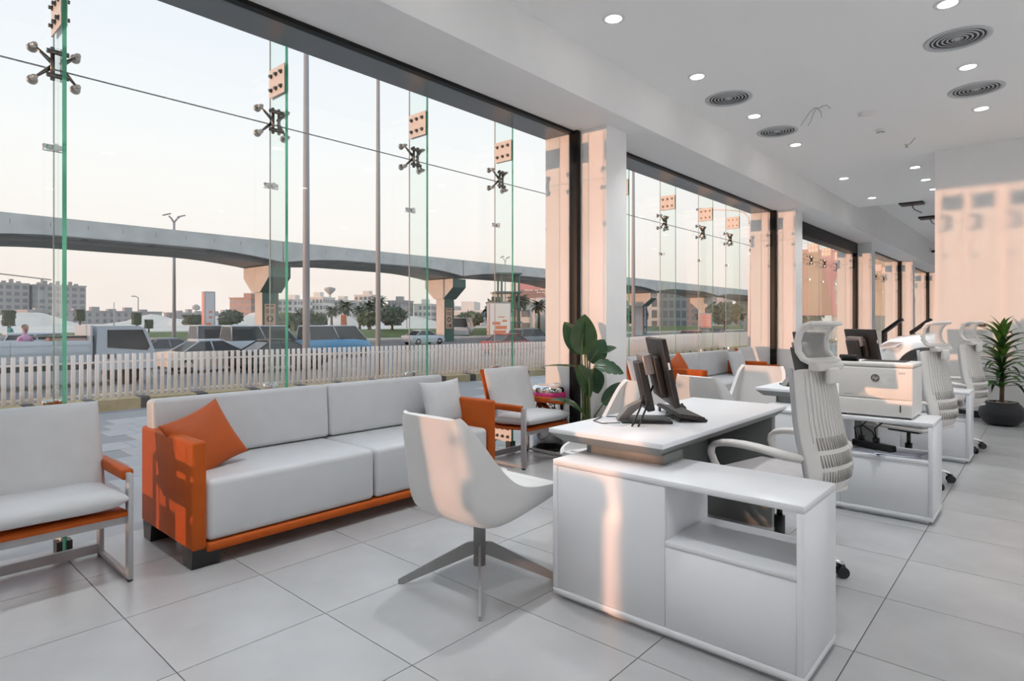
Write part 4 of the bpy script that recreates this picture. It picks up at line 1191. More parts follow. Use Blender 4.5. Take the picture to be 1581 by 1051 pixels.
# fence on a painted kerb
FP = [(-14.6, -0.4), (-14.5, 4.4), (-14.1, 7.8), (-13.45, 11.8), (-12.8, 16.0), (-13.2, 20.0), (-14.0, 25.0), (-15.0, 30.0), (-15.2, 36.0)]
fen = thing('railing_fence', 'cream painted picket railing on a low yellow and black kerb along the road', 'fence', (0, 0, 0))
bm = nb(); box(bm, -0.028, 0.028, -0.034, 0.034, -0.30, 0.60, 0, None, 0.006, 1); pk0 = obj('picket', bm, 'picket', fen)
pk_used = False
for (xa, ya), (xb, yb) in zip(FP[:-1], FP[1:]):
    L = math.hypot(xb - xa, yb - ya); n = max(1, round(L / 0.134)); ang = math.atan2(yb - ya, xb - xa) - PI / 2
    for k in range(n):
        f = (k + 0.5) / n
        p = (xa + (xb - xa) * f, ya + (yb - ya) * f, 0)
        if not pk_used:
            pk0.location = p; pk0.rotation_euler = (0, 0, ang); pk_used = True
        else:
            inst(pk0, 'picket', fen, p, (0, 0, ang))
    mt = Matrix.Translation(((xa + xb) / 2, (ya + yb) / 2, 0)) @ Matrix.Rotation(ang, 4, 'Z')
    for z in (0.44, -0.22):
        bm = nb(); box(bm, -0.012, 0.012, -L / 2, L / 2, z - 0.02, z + 0.02, 0, mt); obj('rail', bm, 'picket', fen)
    nk = max(1, round(L / 1.0))
    for k in range(nk):
        bm = nb(); a = -L / 2 + L * k / nk
        box(bm, -0.10, 0.42, a, a + L / nk * 0.80, -0.52, -0.30, 0, mt)
        box(bm, -0.10, 0.42, a + L / nk * 0.80, a + L / nk, -0.52, -0.30, 1, mt)
        obj('kerb_block', bm, ['kerb_yellow', 'kerb_black'], fen)

bm = nb()
for k in range(300):
    y = 36.1 + k * 0.134
    x = -15.2 + (y - 36) * 0.02
    box(bm, x - 0.028, x + 0.028, y - 0.034, y + 0.034, -0.30, 0.60)
obj('far_pickets', bm, 'picket', fen, kind='stuff')
bm = nb(); box(bm, -15.3, -14.7, 36.0, 76.0, -0.52, -0.30); obj('kerb_block', bm, 'kerb_yellow', fen)

# ------------------------------------------------------------------ elevated railway
via = thing('viaduct', 'long grey concrete elevated railway on wide headed piers across the street', 'viaduct', (0, 0, 0))
PY = [3.2, 25.7, 47.1, 69.6, 92.1, 117.0, 141.0, 165.0, 189.0]
def soff(y0, y1, n=16):
    out_ = []
    for i in range(n + 1):
        s = i / n; e = abs(2 * s - 1)
        out_.append((y0 + (y1 - y0) * s, 6.72 - 0.62 * max(0, (e - 0.35) / 0.65) ** 1.8))
    return out_
PY2 = [-19.0] + PY
for a, b in zip(PY2[:-1], PY2[1:]):
    sp = soff(a + 0.06, b - 0.06)
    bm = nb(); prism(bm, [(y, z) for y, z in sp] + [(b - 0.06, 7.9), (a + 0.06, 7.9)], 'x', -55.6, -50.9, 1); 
    box(bm, -57.0, -49.5, a + 0.03, b - 0.03, 7.0, 7.95, 0)
    # edge fascia follows the curve of the soffit
    pr_ = [(y, z + 0.32) for y, z in sp]
    prism(bm, pr_ + [(b - 0.06, 8.22), (a + 0.06, 8.22)], 'x', -49.9, -49.45, 0)
    prism(bm, pr_ + [(b - 0.06, 8.22), (a + 0.06, 8.22)], 'x', -57.1, -56.6, 0)
    k = 0
    y = a + 2.0
    while y < b - 1:
        box(bm, -49.455, -49.44, y, y + 0.05, 7.55, 7.85, 1); y += 2.1
    y = a + 4.0
    while y < b - 3:
        box(bm, -50.9, -49.9, y, y + 0.35, 6.95, 7.1, 1); y += 4.2
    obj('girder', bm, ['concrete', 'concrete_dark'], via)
for n, y in enumerate(PY):
    bm = nb(); box(bm, -53.2, -51.8, y - 0.75, y + 0.75, -1.1, 3.9)
    for f in bm.faces:
        f.material_index = 0 if abs(f.normal.y) > 0.5 else 1
    pier = obj('pier', bm, ['pier_cream', 'pier_green'], via)
    bm = nb(); prism(bm, [(-53.25, 3.85), (-51.75, 3.85), (-50.1, 5.15), (-50.1, 6.1), (-54.9, 6.1), (-54.9, 5.15)], 'y', y - 1.0, y + 1.0)
    bm.normal_update()
    for f in bm.faces:
        f.material_index = 0 if abs(f.normal.y) > 0.5 else 1
    obj('pier_cap', bm, ['pier_cream', 'pier_green'], pier)
    if n in (1, 2):
        bm = nb(); box(bm, -51.79, -51.76, y - 0.55, y + 0.45, 0.45, 2.85, 0)
        for z, h in ((2.62, 0.12), (2.30, 0.06), (2.18, 0.05), (2.06, 0.06)):
            box(bm, -51.762, -51.755, y - 0.42, y + 0.3, z, z + h, 1)
        lathe(bm, [(0.16, 0), (0.30, 0), (0.30, 0.006), (0.16, 0.006)], 20, 1, mtx=Matrix.Translation((-51.76, y - 0.05, 1.52)) @ Matrix.Rotation(PI / 2, 4, 'Y'))
        box(bm, -51.762, -51.755, y - 0.32, y - 0.22, 0.60, 1.0, 1); box(bm, -51.762, -51.755, y - 0.05, y + 0.30, 0.62, 0.98, 1)
        obj('banner', bm, ['banner_peach', 'print_dark'], pier, label='peach printed banner')
    if n >= 3:
        bm = nb(); box(bm, -51.79, -51.74, y - 0.75, y + 0.75, -0.4, 3.7, 0); box(bm, -51.79, -51.73, y - 0.80, y - 0.70, -0.4, 3.7, 1)
        bn = obj('banner', bm, ['navy', 'print_orange'], pier, label='dark blue banner with white upright lettering')
        text('lettering', 'EL DORADO', 0.78, 'print_white', bn, (-51.72, y, 1.75), (PI / 2, -PI / 2, PI / 2), 0.01)
        bm = nb(); box(bm, -50.09, -50.06, y - 0.85, y + 0.85, 5.3, 5.95, 0); bn = obj('cap_sign', bm, 'pier_cream', pier)
        text('lettering', 'EL DORADO', 0.30, 'print_orange', bn, (-50.05, y, 5.62), (PI / 2, 0, PI / 2), 0.01)

# ------------------------------------------------------------------ poles and signs
def lamp_post(name, label, x, y, z0, h, r, kind, group=None, rz=0.0, m='pole'):
    t = thing(name, label, 'street lamp', (x, y, z0), rz, group)
    bm = nb(); tube(bm, [(0, 0, 0), (0, 0, h * 0.5), (0, 0, h)], [r, r * 0.85, r * 0.6], 12); lathe(bm, [(r * 1.5, 0), (r * 1.5, 0.25), (r, 0.3)], 12); obj('pole', bm, m, t)
    if kind == 'double':
        for s in (-1, 1):
            bm = nb(); tube(bm, [(0, 0, h - 0.05), (0, s * 0.25, h + 0.35), (0, s * 0.45, h + 0.5)], r * 0.45, 6); a = obj('arm', bm, m, t)
            bm = nb(); box(bm, -0.12, 0.12, -0.35, 0.35, -0.05, 0.07, 0, Matrix.Translation((0, s * 0.62, h + 0.62)) @ Matrix.Rotation(0.35, 4, 'X'), 0.02, 1); obj('lamp_head', bm, 'concrete_dark', a)
    if kind == 'single':
        bm = nb(); tube(bm, [(0, 0, h - 0.05), (0, -0.4, h + 0.15)], r * 0.6, 6); a = obj('arm', bm, m, t)
        bm = nb(); box(bm, -0.18, 0.18, -1.1, -0.35, h + 0.08, h + 0.26, 0, None, 0.03, 1); obj('lamp_head', bm, 'concrete_dark', a)
    if kind == 'curved':
        bm = nb(); tube(bm, [(0, 0, h), (-0.03, -0.02, h + 0.35), (-0.2, -0.14, h + 0.62), (-0.55, -0.42, h + 0.72), (-1.6, -1.2, h + 0.80)], [r * .6, r * .55, r * .5, r * .45, r * .4], 8); a = obj('arm', bm, m, t)
        bm = nb(); box(bm, -0.4, 0.3, -0.09, 0.09, -0.05, 0.04, 0, Matrix.Translation((-1.75, -1.32, h + 0.80)) @ Matrix.Rotation(math.radians(37), 4, 'Z'), 0.02, 1); obj('lamp_head', bm, 'pole', a)
    if kind == 'ball':
        bm = nb(); lathe(bm, [(0, h - 0.2), (0.7, h), (0.7, h + 0.6), (0.2, h + 1.0), (0, h + 1.0)], 10); obj('head', bm, 'concrete_dark', t)
    return t
lamp_post('lamp_post', 'thick grey pole nearest the glass, standing at the fence', -15.65, 8.81, -1.0, 11.5, 0.105, 'single')
lamp_post('lamp_post', 'slimmer dark grey pole behind the fence, second from the left among the two tall ones', -18.3, 13.15, -1.0, 12.5, 0.095, 'single', m='concrete_dark')
lamp_post('lamp_post', 'tall double headed street lamp behind the railway', -60.0, 20.6, -0.9, 11.3, 0.17, 'double')
lamp_post('lamp_post', 'thin single lamp post far beyond the truck', -124.2, 36.6, 0.1, 5.6, 0.13, 'single', 'distant lamp posts')
lamp_post('lamp_post', 'distant post with a ball shaped head left of the pink sign pillar', -126.8, 47.6, 0.1, 3.6, 0.16, 'ball', 'distant lamp posts')
lamp_post('lamp_post', 'bare thin post far beyond the truck cab', -139.0, 36.7, 0.1, 5.0, 0.12, 'none', 'distant lamp posts')
lamp_post('lamp_post', 'distant lamp post just left of the thick grey pole', -102.9, 55.5, 0.1, 4.9, 0.13, 'single', 'distant lamp posts')
lamp_post('lamp_post', 'distant lamp post right of the round tree', -87.6, 69.2, 0.1, 4.1, 0.10, 'single', 'distant lamp posts')
lamp_post('lamp_post', 'lamp post rising over the railway beside the pink billboard', -58.5, 64.0, -0.9, 10.8, 0.11, 'double')
lamp_post('lamp_post', 'white curved arm street lamp outside the second window', -11.17, 30.24, -0.6, 6.7, 0.085, 'curved', m='picket')
lamp_post('lamp_post', 'grey pole in front of the railway outside the second window', -15.6, 26.6, -1.0, 11.0, 0.10, 'single')

def totem(label, x, y, w_, d_, z0, z1, mats, marks, rz=0):
    t = thing('sign_pillar', label, 'sign', (x, y, 0), rz, 'roadside sign pillars')
    bm = nb(); box(bm, -d_ / 2, d_ / 2, -w_ / 2, w_ / 2, z0, z1, 0, None, 0.03, 1); obj('frame', bm, 'pole', t)
    bm = nb(); box(bm, d_ / 2, d_ / 2 + 0.02, -w_ / 2 + 0.10, w_ / 2 - 0.10, z0 + 0.1, z1 - 0.1); obj('face', bm, mats[1], t)
    bm = nb(); box(bm, -d_ / 2 + 0.08, d_ / 2 - 0.08, -w_ / 2 - 0.02, -w_ / 2, z0 + 0.1, z1 - 0.1); fc = obj('face', bm, mats[0], t)
    bm = nb()
    for (a, b, c, e) in marks:
        box(bm, d_ / 2 + 0.02, d_ / 2 + 0.03, a * w_, b * w_, z0 + (z1 - z0) * c, z0 + (z1 - z0) * e)
        box(bm, a * d_, b * d_, -w_ / 2 - 0.03, -w_ / 2 - 0.02, z0 + (z1 - z0) * c, z0 + (z1 - z0) * e)
    obj('print', bm, 'print_orange', fc)
    bm = nb(); box(bm, -0.2, 0.2, -0.3, 0.3, -1.0, z0); obj('stem', bm, 'concrete_dark', t)
    return t
totem('tall pillar sign with a pink face and a blue grey back panel', -50.0, 19.7, 0.8, 0.85, -0.6, 3.66, ['print_pink', 'print_grey'], [(-.3, .3, .08, .16), (-.2, .35, .2, .3), (-.35, .1, .33, .42), (-.1, .2, .5, .54), (-.1, .2, .6, .64)], math.radians(-8))
totem('grey framed pillar sign with orange print, beside the green frame', -37.5, 40.2, 2.1, 0.7, 0.0, 3.0, ['print_grey', 'print_white'], [(-.3, .25, .06, .16), (-.2, .3, .2, .3), (-.35, .0, .33, .42), (.1, .3, .42, .48), (-.1, .2, .55, .58)], math.radians(-30))
totem('pink poster pillar sign outside the second window', -23.5, 52.8, 1.1, 0.3, 0.62, 2.05, ['print_pink', 'print_pink'], [(-.22, .22, .14, .2), (-.12, .12, .3, .34), (-.2, .2, .5, .53), (-.3, .3, .72, .74)], math.radians(-50))
t = thing('sign_pillar', 'small bright orange roadside board among the palms', 'sign', (-70.0, 44.8, 0), 0, 'roadside sign pillars')
bm = nb(); box(bm, -0.08, 0.08, -0.38, 0.38, -0.1, 2.2); obj('face', bm, 'print_orange', t)
bm = nb(); box(bm, -0.1, 0.1, -0.1, 0.1, -0.9, -0.1); obj('stem', bm, 'concrete_dark', t)
t = thing('billboard', 'pink billboard on a thick column beyond the railway', 'billboard', (-63.5, 76.7, 0), math.radians(-40))
bm = nb(); tube(bm, [(0, 1.2, -0.9), (0, 1.2, 5.2)], 1.1, 20); obj('column', bm, 'concrete', t)
bm = nb(); box(bm, -0.4, 0.4, -2.6, 5.2, 5.2, 9.4); bd = obj('board', bm, 'print_pink', t)
bm = nb(); box(bm, 0.4, 0.43, -2.6, 5.2, 5.25, 6.5); obj('print', bm, 'build_brown', bd)
bm = nb()
for i, (a, b, z) in enumerate(((0.2, 0.9, 6.0), (1.1, 2.0, 6.0), (2.2, 2.5, 6.05), (2.7, 3.6, 6.0), (-1.8, -0.4, 6.35), (-0.1, 0.5, 6.35), (0.8, 1.9, 6.45))):
    prism(bm, [(a, z), (b, z), (b + 0.05, z + 0.18), ((a + b) / 2, z + 0.12), (a + 0.1, z + 0.22)], 'x', 0.44, 0.46)
obj('lettering', bm, 'print_white', bd)
t = thing('billboard', 'huge orange and pink billboard seen through the third window', 'billboard', (-16.8, 68.0, 0), math.radians(-42))
bm = nb(); box(bm, -0.3, 0.3, -5.5, 6.5, 1.9, 8.6); bd = obj('board', bm, 'print_pink', t)
bm = nb(); prism(bm, [(-5.4, 2.0), (0, 2.0), (-1.5, 8.5), (-5.4, 8.5)], 'x', 0.3, 0.33); prism(bm, [(3, 2.0), (6.4, 2.0), (6.4, 8.5), (4.6, 8.5)], 'x', 0.3, 0.33); obj('print', bm, 'banner_peach', bd)
bm = nb(); lathe(bm, [(0, 0), (1.3, 0), (1.3, 0.03), (0, 0.03)], 24, 0, mtx=Matrix.Translation((0.31, 1.4, 4.9)) @ Matrix.Rotation(PI / 2, 4, 'Y'))
box(bm, 0.31, 0.34, 0.3, 2.5, 3.1, 4.2); obj('print', bm, 'print_grey', bd)
for y in (-3.5, 0.5, 4.5):
    bm = nb(); tube(bm, [(-0.1, y, -1.0), (-0.1, y, 2.0)], 0.3, 12); obj('post', bm, 'concrete', t)
t = thing('steel_frame', 'green steel scaffold tower with landings beside the pillar sign', 'tower', (-46.3, 51.2, -0.9), math.radians(-35))
for x, y in ((-1, -1), (1, -1), (1, 1), (-1, 1)):
    bm = nb(); tube(bm, [(x, y, 0), (x, y, 7.6)], 0.12, 6); obj('post', bm, 'pier_green', t)
for z in (2.0, 3.7, 5.4, 7.5):
    bm = nb(); box(bm, -1.3, 1.3, -1.6, 1.3, z, z + 0.18); obj('landing', bm, 'pier_green', t)

# ------------------------------------------------------------------ vehicles on the road, at rest
def wheel(parent, x, y, r, m='tyre'):
    bm = nb(); mtx = Matrix.Translation((x, y, r)) @ Matrix.Rotation(PI / 2, 4, 'Y')
    lathe(bm, [(0, -0.11), (r * 0.85, -0.11), (r, -0.07), (r, 0.07), (r * 0.85, 0.11), (r * 0.6, 0.10), (r * 0.55, 0.06), (0, 0.06)], 18, mtx=mtx)
    for f in bm.faces: pass
    obj('wheel', bm, m, parent)
CARS = {
 'sedan': ([(-2.15, 0.55, 0.72), (-2.1, 0.3, 0.92), (-1.2, 0.27, 0.96), (0.9, 0.27, 0.94), (1.9, 0.3, 0.80), (2.15, 0.4, 0.62)], [(-1.55, 0.93), (-0.85, 1.38), (0.2, 1.42), (1.05, 0.92)], (-1.35, 1.35), 0.33),
 'suv': ([(-2.2, 0.5, 0.95), (-2.15, 0.35, 1.05), (-1.2, 0.32, 1.08), (0.9, 0.32, 1.08), (2.0, 0.35, 0.98), (2.2, 0.5, 0.75)], [(-2.05, 1.05), (-1.75, 1.62), (0.3, 1.68), (1.15, 1.07)], (-1.35, 1.35), 0.38),
 'van': ([(-2.3, 0.4, 1.0), (-2.25, 0.35, 1.15), (0.9, 0.35, 1.15), (1.9, 0.35, 1.05), (2.25, 0.4, 0.8)], [(-2.25, 1.14), (-2.2, 1.98), (1.1, 2.0), (1.85, 1.06)], (-1.5, 1.5), 0.34),
 'bus': ([(-4.6, 0.4, 1.3), (-4.55, 0.4, 1.5), (4.3, 0.4, 1.5), (4.6, 0.45, 1.3)], [(-4.55, 1.48), (-4.5, 2.75), (4.2, 2.8), (4.55, 1.48)], (-2.8, 2.9), 0.48)}
def vehicle(label, cat, kind, m, x, y, rz=0.0, two=None, group='vehicles passing on the road'):
    """local: length along y, width along x"""
    t = thing('car' if kind in ('sedan', 'suv') else ('minibus' if kind == 'van' else 'bus'), label, cat, (x, y, -1.0), rz, group)
    low, cabp, ax, r = CARS[kind]
    W2 = 0.88 if kind != 'bus' else 1.2
    def loft(prof, mname, name, w0, w1, parent, idx=None):
        bm = nb(); rows = []
        for y_, z0, z1 in prof:
            e = 0.12 if y_ in (prof[0][0], prof[-1][0]) else 0
            rows.append([bm.verts.new((-w0 + e, y_, z0)), bm.verts.new((-w0 + e, y_, (z0 + z1) / 2)), bm.verts.new((-w1 + e, y_, z1)), bm.verts.new((w1 - e, y_, z1)), bm.verts.new((w0 - e, y_, (z0 + z1) / 2)), bm.verts.new((w0 - e, y_, z0))])
        for a, b in zip(rows[:-1], rows[1:]):
            for k in range(6):
                bm.faces.new((a[k], a[(k + 1) % 6], b[(k + 1) % 6], b[k])).smooth = (k in (1, 2, 3))
        bm.faces.new(rows[0]); bm.faces.new(rows[-1][::-1])
        return obj(name, bm, mname, parent)
    loft(low, m, 'body', W2, W2 * 0.94, t)
    bm = nb()
    A = [bm.verts.new((-W2 * (0.92 if i in (0, 3) else 0.72), yy, zz)) for i, (yy, zz) in enumerate(cabp)]
    B = [bm.verts.new((W2 * (0.92 if i in (0, 3) else 0.72), yy, zz)) for i, (yy, zz) in enumerate(cabp)]
    bm.faces.new(A); bm.faces.new(B[::-1])
    for k in range(4):
        f = bm.faces.new((A[k], A[(k + 1) % 4], B[(k + 1) % 4], B[k]))
    gh = obj('windows', bm, 'car_glass', t)
    bm = nb(); z_ = max(c[1] for c in cabp)
    (ya, za), (yb, zb) = cabp[1], cabp[2]
    box(bm, -W2 * 0.73, W2 * 0.73, ya - 0.03, yb + 0.03, min(za, zb) - 0.02, z_ + 0.04, 0, None, 0.02, 1)
    for yy, zz, y2, z2 in ((cabp[0][0], cabp[0][1], ya, za), (cabp[3][0], cabp[3][1], yb, zb), ((cabp[0][0] + cabp[3][0]) / 2, cabp[0][1], (ya + yb) / 2, za)):
        for s in (-1, 1):
            tube(bm, [(s * W2 * 0.925, yy, zz), (s * W2 * 0.735, y2, z2)], 0.035, 5)
    obj('roof', bm, two or m, t)
    for yy in ax:
        for s in (-1, 1):
            wheel(t, s * (W2 - 0.08), yy, r)
    bm = nb()
    ye = low[-1][0]
    for s in (-1, 1):
        box(bm, s * W2 * 0.62 - 0.16, s * W2 * 0.62 + 0.16, ye - 0.14, ye + 0.01, low[-1][2] - 0.16, low[-1][2] - 0.04, 0, None, 0.02, 1)
    obj('headlights', bm, 'headlight', t)
    return t
vehicle('white car half hidden behind the truck bed', 'car', 'suv', 'v_white', -38.0, 7.2)
vehicle('dark grey sedan in front of the truck cab', 'car', 'sedan', 'v_grey', -33.0, 11.2)
vehicle('pale sandy sedan right of the grey car', 'car', 'sedan', 'v_amber', -29.0, 11.6, two='v_white')
vehicle('black sedan in front of the first railway pier', 'car', 'sedan', 'v_black', -27.0, 13.9)
vehicle('white van behind the black sedan', 'van', 'van', 'v_white', -36.0, 17.4)
vehicle('white van with a pale roof under the tall pillar sign', 'van', 'van', 'v_white', -42.0, 17.8)
vehicle('blue minibus with a white top between the two tall poles', 'van', 'van', 'v_blue', -34.4, 21.4, two='v_white')
vehicle('white sedan on the far lane left of the second pier', 'car', 'sedan', 'v_white', -46.2, 38.6)
vehicle('white bus behind the second railway pier', 'bus', 'bus', 'v_white', -64.5, 61.5, 0.7)
vehicle('dark red sedan right of the second pier', 'car', 'sedan', 'v_red', -28.3, 31.4)
vehicle('dark grey car behind the dark red sedan', 'car', 'suv', 'v_grey', -32.4, 38.6)
vehicle('dark red car outside the second window', 'car', 'sedan', 'v_red', -24.1, 51.4)
vehicle('dark blue car right of the pink poster pillar', 'car', 'sedan', 'navy', -28.6, 67.6)
# flatbed truck
t = thing('truck', 'pale blue white open bed truck at the left, cab towards the right', 'truck', (-26.0, 3.9, -1.0))
bm = nb(); box(bm, -1.0, 1.0, -4.6, 2.05, 0.62, 0.82, 0); obj('chassis', bm, 'v_black', t)
for y0, y1 in ((-4.6, -2.4), (-2.38, -0.2), (-0.18, 2.0)):
    for x in (-1.05, 1.0):
        bm = nb(); box(bm, x, x + 0.05, y0, y1, 0.82, 1.62, 0, None, 0.01, 1)
        for z in (0.95, 1.2, 1.45):
            box(bm, x - 0.012, x + 0.062, y0, y1, z, z + 0.04)
        obj('side_board', bm, 'v_white', t)
bm = nb(); box(bm, -1.05, 1.05, -4.65, -4.6, 0.82, 1.62); obj('tail_board', bm, 'v_white', t)
bm = nb(); box(bm, -1.05, 1.05, 1.98, 2.04, 0.82, 2.15); obj('head_board', bm, 'v_white', t)
bm = nb()
prism(bm, [(2.15, 0.55), (4.0, 0.55), (4.05, 1.15), (3.72, 2.02), (3.5, 2.12), (2.2, 2.12)], 'x', -0.98, 0.98)
cb = obj('cab', bm, 'v_white', t)
for x0, x1 in ((0.981, 0.992), (-0.992, -0.981)):
    bm = nb(); prism(bm, [(2.5, 1.35), (3.78, 1.22), (3.86, 1.35), (3.62, 1.98), (2.5, 1.98)], 'x', x0, x1); obj('side_window', bm, 'car_glass', cb)
    bm = nb(); prism(bm, [(2.5, 0.95), (2.75, 0.95), (2.75, 1.12), (2.5, 1.12)], 'x', x0, x1); obj('door_handle', bm, 'v_black', cb)
bm = nb(); prism(bm, [(4.045, 1.22), (4.055, 1.22), (3.76, 1.98), (3.75, 1.98)], 'x', -0.85, 0.85); obj('windscreen', bm, 'car_glass', cb)
for x in (-0.85, 0.85):
    for y in (-3.2, 3.2):
        wheel(t, x, y, 0.42)
# load on the bed and people
bm = nb(); box(bm, -0.6, 0.6, -0.5, 0.5, 0, 0.9, 0, None, 0.04, 1)
for k in range(3): box(bm, -0.62, 0.62, -0.52, 0.52, 0.15 + 0.28 * k, 0.2 + 0.28 * k)
tag(obj('crate', bm, 'build_brown', None, (-26.0, 5.42, -0.18)), 'tall brown crate behind the truck cab', 'crate')
bm = nb(); box(bm, -0.6, 0.6, -0.9, 0.9, 0, 0.05)
tag(obj('board', bm, 'v_black', None, (-26.0, 5.42, 0.725), (0, 0, 0)), 'dark flat board lying on the brown crate', 'board')
bm = nb(); box(bm, -0.5, 0.5, -0.35, 0.35, 0, 0.36, 0, None, 0.03, 1)
for k in range(2): box(bm, -0.52, 0.52, -0.37, 0.37, 0.08 + 0.16 * k, 0.12 + 0.16 * k)
tag(obj('crate', bm, 'build_brown', None, (-26.0, 4.25, -0.18)), 'low crate on the truck bed with the pink shirted person on it', 'crate')
def person(label, x, y, z, top, legs, rz, sit=False):
    t = thing('person', label, 'person', (x, y, z), rz)
    me = bpy.data.meshes.new('body'); 
    hip = 0.92 if not sit else 0.12
    V = [(0, 0, hip), (0, 0, hip + 0.25), (0, 0, hip + 0.48), (0, 0, hip + 0.58), (0, 0.02, hip + 0.72), (0, 0.02, hip + 0.80),
         (-0.19, 0, hip + 0.47), (-0.24, 0.04, hip + 0.20), (-0.20, 0.16, hip + 0.02), (0.19, 0, hip + 0.47), (0.24, 0.04, hip + 0.20), (0.20, 0.16, hip + 0.02),
         (-0.09, 0, hip - 0.04), (0.09, 0, hip - 0.04)]
    E_ = [(0, 1), (1, 2), (2, 3), (3, 4), (4, 5), (2, 6), (6, 7), (7, 8), (2, 9), (9, 10), (10, 11), (0, 12), (0, 13)]
    R = [0.13, 0.14, 0.13, 0.055, 0.10, 0.07, 0.065, 0.045, 0.035, 0.065, 0.045, 0.035, 0.085, 0.085]
    if sit:
        V += [(-0.11, 0.42, 0.14), (-0.11, 0.50, -0.02 + 0.06), (0.11, 0.42, 0.14), (0.11, 0.50, 0.04)]
    else:
        V += [(-0.10, 0.02, 0.48), (-0.11, 0, 0.05), (0.10, 0.02, 0.48), (0.11, 0, 0.05)]
    R += [0.065, 0.045, 0.065, 0.045]
    E_ += [(12, 14), (14, 15), (13, 16), (16, 17)]
    me.from_pydata(V, E_, [])
    o = bpy.data.objects.new('body', me); C.objects.link(o); o.parent = t
    sk = o.modifiers.new('skin', 'SKIN'); sl = me.skin_vertices[0].data
    for i, r in enumerate(R): sl[i].radius = (r, r * 0.8)
    sl[0].use_root = True
    subsurf(o, 1)
    me.materials.append(M[top])
    bm = nb(); lathe(bm, [(0, -0.14), (0.055, -0.12), (0.085, -0.02), (0.09, 0.05), (0.06, 0.12), (0, 0.135)], 14, 0, cy=0.02, cz=hip + 0.78)
    box(bm, -0.012, 0.012, 0.10, 0.135, hip + 0.74, hip + 0.78); obj('head', bm, 'skin', t)
    bm = nb(); lathe(bm, [(0.096, 0.03), (0.10, 0.07), (0.07, 0.135), (0, 0.155)], 14, 0, cz=hip + 0.775); obj('hair', bm, 'print_dark', t)
person('person in a pink shirt sitting on the truck bed', -26.0, 4.25, 0.14, 'cloth_pink', 'navy', -1.2, True)
person('person in a teal shirt standing beyond the truck at the left', -62.0, 9.2, -0.7, 'cloth_teal', 'navy', 0.6)

# ------------------------------------------------------------------ trees and shrubs
def crown_bm(rx, ry, rz, cz, n, s, seed):
    rnd = random.Random(seed); bm = nb()
    bmesh.ops.create_icosphere(bm, subdivisions=2, radius=0.80, matrix=Matrix.Translation((0, 0, cz)) @ Matrix.Diagonal((rx, ry, rz, 1)))
    for v in bm.verts:
        v.co += Vector((rnd.uniform(-1, 1), rnd.uniform(-1, 1), rnd.uniform(-1, 1))) * 0.10 * rx
    for _ in range(n):
        u = Vector((rnd.gauss(0, 1), rnd.gauss(0, 1), rnd.gauss(0, 1))).normalized() * rnd.uniform(0.74, 1.06)
        p = Vector((u.x * rx, u.y * ry, cz + u.z * rz))
        a = Vector((rnd.gauss(0, 1), rnd.gauss(0, 1), rnd.gauss(0, 1))).normalized(); b = a.orthogonal().normalized()
        q = s * rnd.uniform(0.6, 1.3)
        bm.faces.new([bm.verts.new(p + a * q), bm.verts.new(p + b * q * 0.5), bm.verts.new(p - a * q), bm.verts.new(p - b * q * 0.5)])
    return bm
def tree(label, x, y, z, h, r, trunk, m='foliage', sq=1.0, group='roadside trees and shrubs', name='tree', cat='tree', n=260):
    t = thing(name, label, cat, (x, y, z), random.uniform(0, 3), group)
    ch = h - trunk
    obj('crown', crown_bm(r, r, ch / 2 * sq, trunk + ch / 2, n, r * 0.28, hash(label) % 9999 if False else len(label) * 37 + int(x * 10)), m, t)
    bm = nb(); tube(bm, [(0, 0, -0.2), (0.03 * r, 0, trunk * 0.6), (0, 0, trunk + ch * 0.3)], [0.10 * r + 0.05, 0.07 * r + 0.04, 0.04 * r], 8); obj('trunk', bm, 'bark', t)
    return t
def hedge(label, x, y, z, w_, h, z0):
    t = thing('shrub', label, 'shrub', (x, y, z), 0, 'clipped roadside shrubs')
    rnd = random.Random(int(x * 7)); bm = nb()
    box(bm, -w_ * .46, w_ * .46, -w_ * .46, w_ * .46, z0, z0 + h, 0, None, w_ * 0.12, 2)
    for _ in range(200):
        p = Vector((rnd.uniform(-.5, .5) * w_, rnd.uniform(-.5, .5) * w_, z0 + rnd.random() * h)); k = rnd.randrange(3)
        if k < 2: p[k] = rnd.choice((-.48, .48)) * w_
        else: p.z = z0 + h
        a = Vector((rnd.gauss(0, 1), rnd.gauss(0, 1), rnd.gauss(0, 1))).normalized(); b = a.orthogonal().normalized(); q = 0.10 * w_
        bm.faces.new([bm.verts.new(p + a * q), bm.verts.new(p + b * q * .5), bm.verts.new(p - a * q), bm.verts.new(p - b * q * .5)])
    obj('foliage', bm, 'foliage_dark', t)
    bm = nb(); tube(bm, [(0, 0, -0.2), (0, 0, z0 + 0.1)], 0.09, 6); obj('stem', bm, 'bark', t)
hedge('clipped shrub above the truck bed, leftmost', -66.0, 9.7, 0.15, 0.85, 1.3, 0.75)
hedge('clipped shrub on a stem beyond the pink shirted person', -72.1, 16.1, 0.15, 0.8, 1.1, 1.2)
hedge('clipped shrub on a stem right of the truck cab', -70.1, 20.5, 0.15, 0.8, 1.2, 0.8)
hedge('low clipped shrub beside the one right of the truck cab', -70.3, 21.7, 0.15, 0.7, 0.9, 0.4)
hedge('wide clipped shrub left of the tall pillar sign', -66.0, 24.4, 0.15, 1.5, 0.95, 0.8)
hedge('square clipped shrub right of the tall pillar sign', -66.0, 27.6, 0.15, 1.05, 1.35, 0.05)
hedge('square clipped shrub just left of the thick grey pole', -67.0, 36.3, 0.15, 1.0, 1.1, 0.1)
tree('small spreading tree between the pillar sign and the first pier', -69.5, 29.9, 0.1, 2.5, 1.2, 0.9, 'foliage_dark', 0.9)
tree('pale shrub beside the first railway pier', -72.2, 37.9, 0.1, 2.3, 1.3, 0.3)
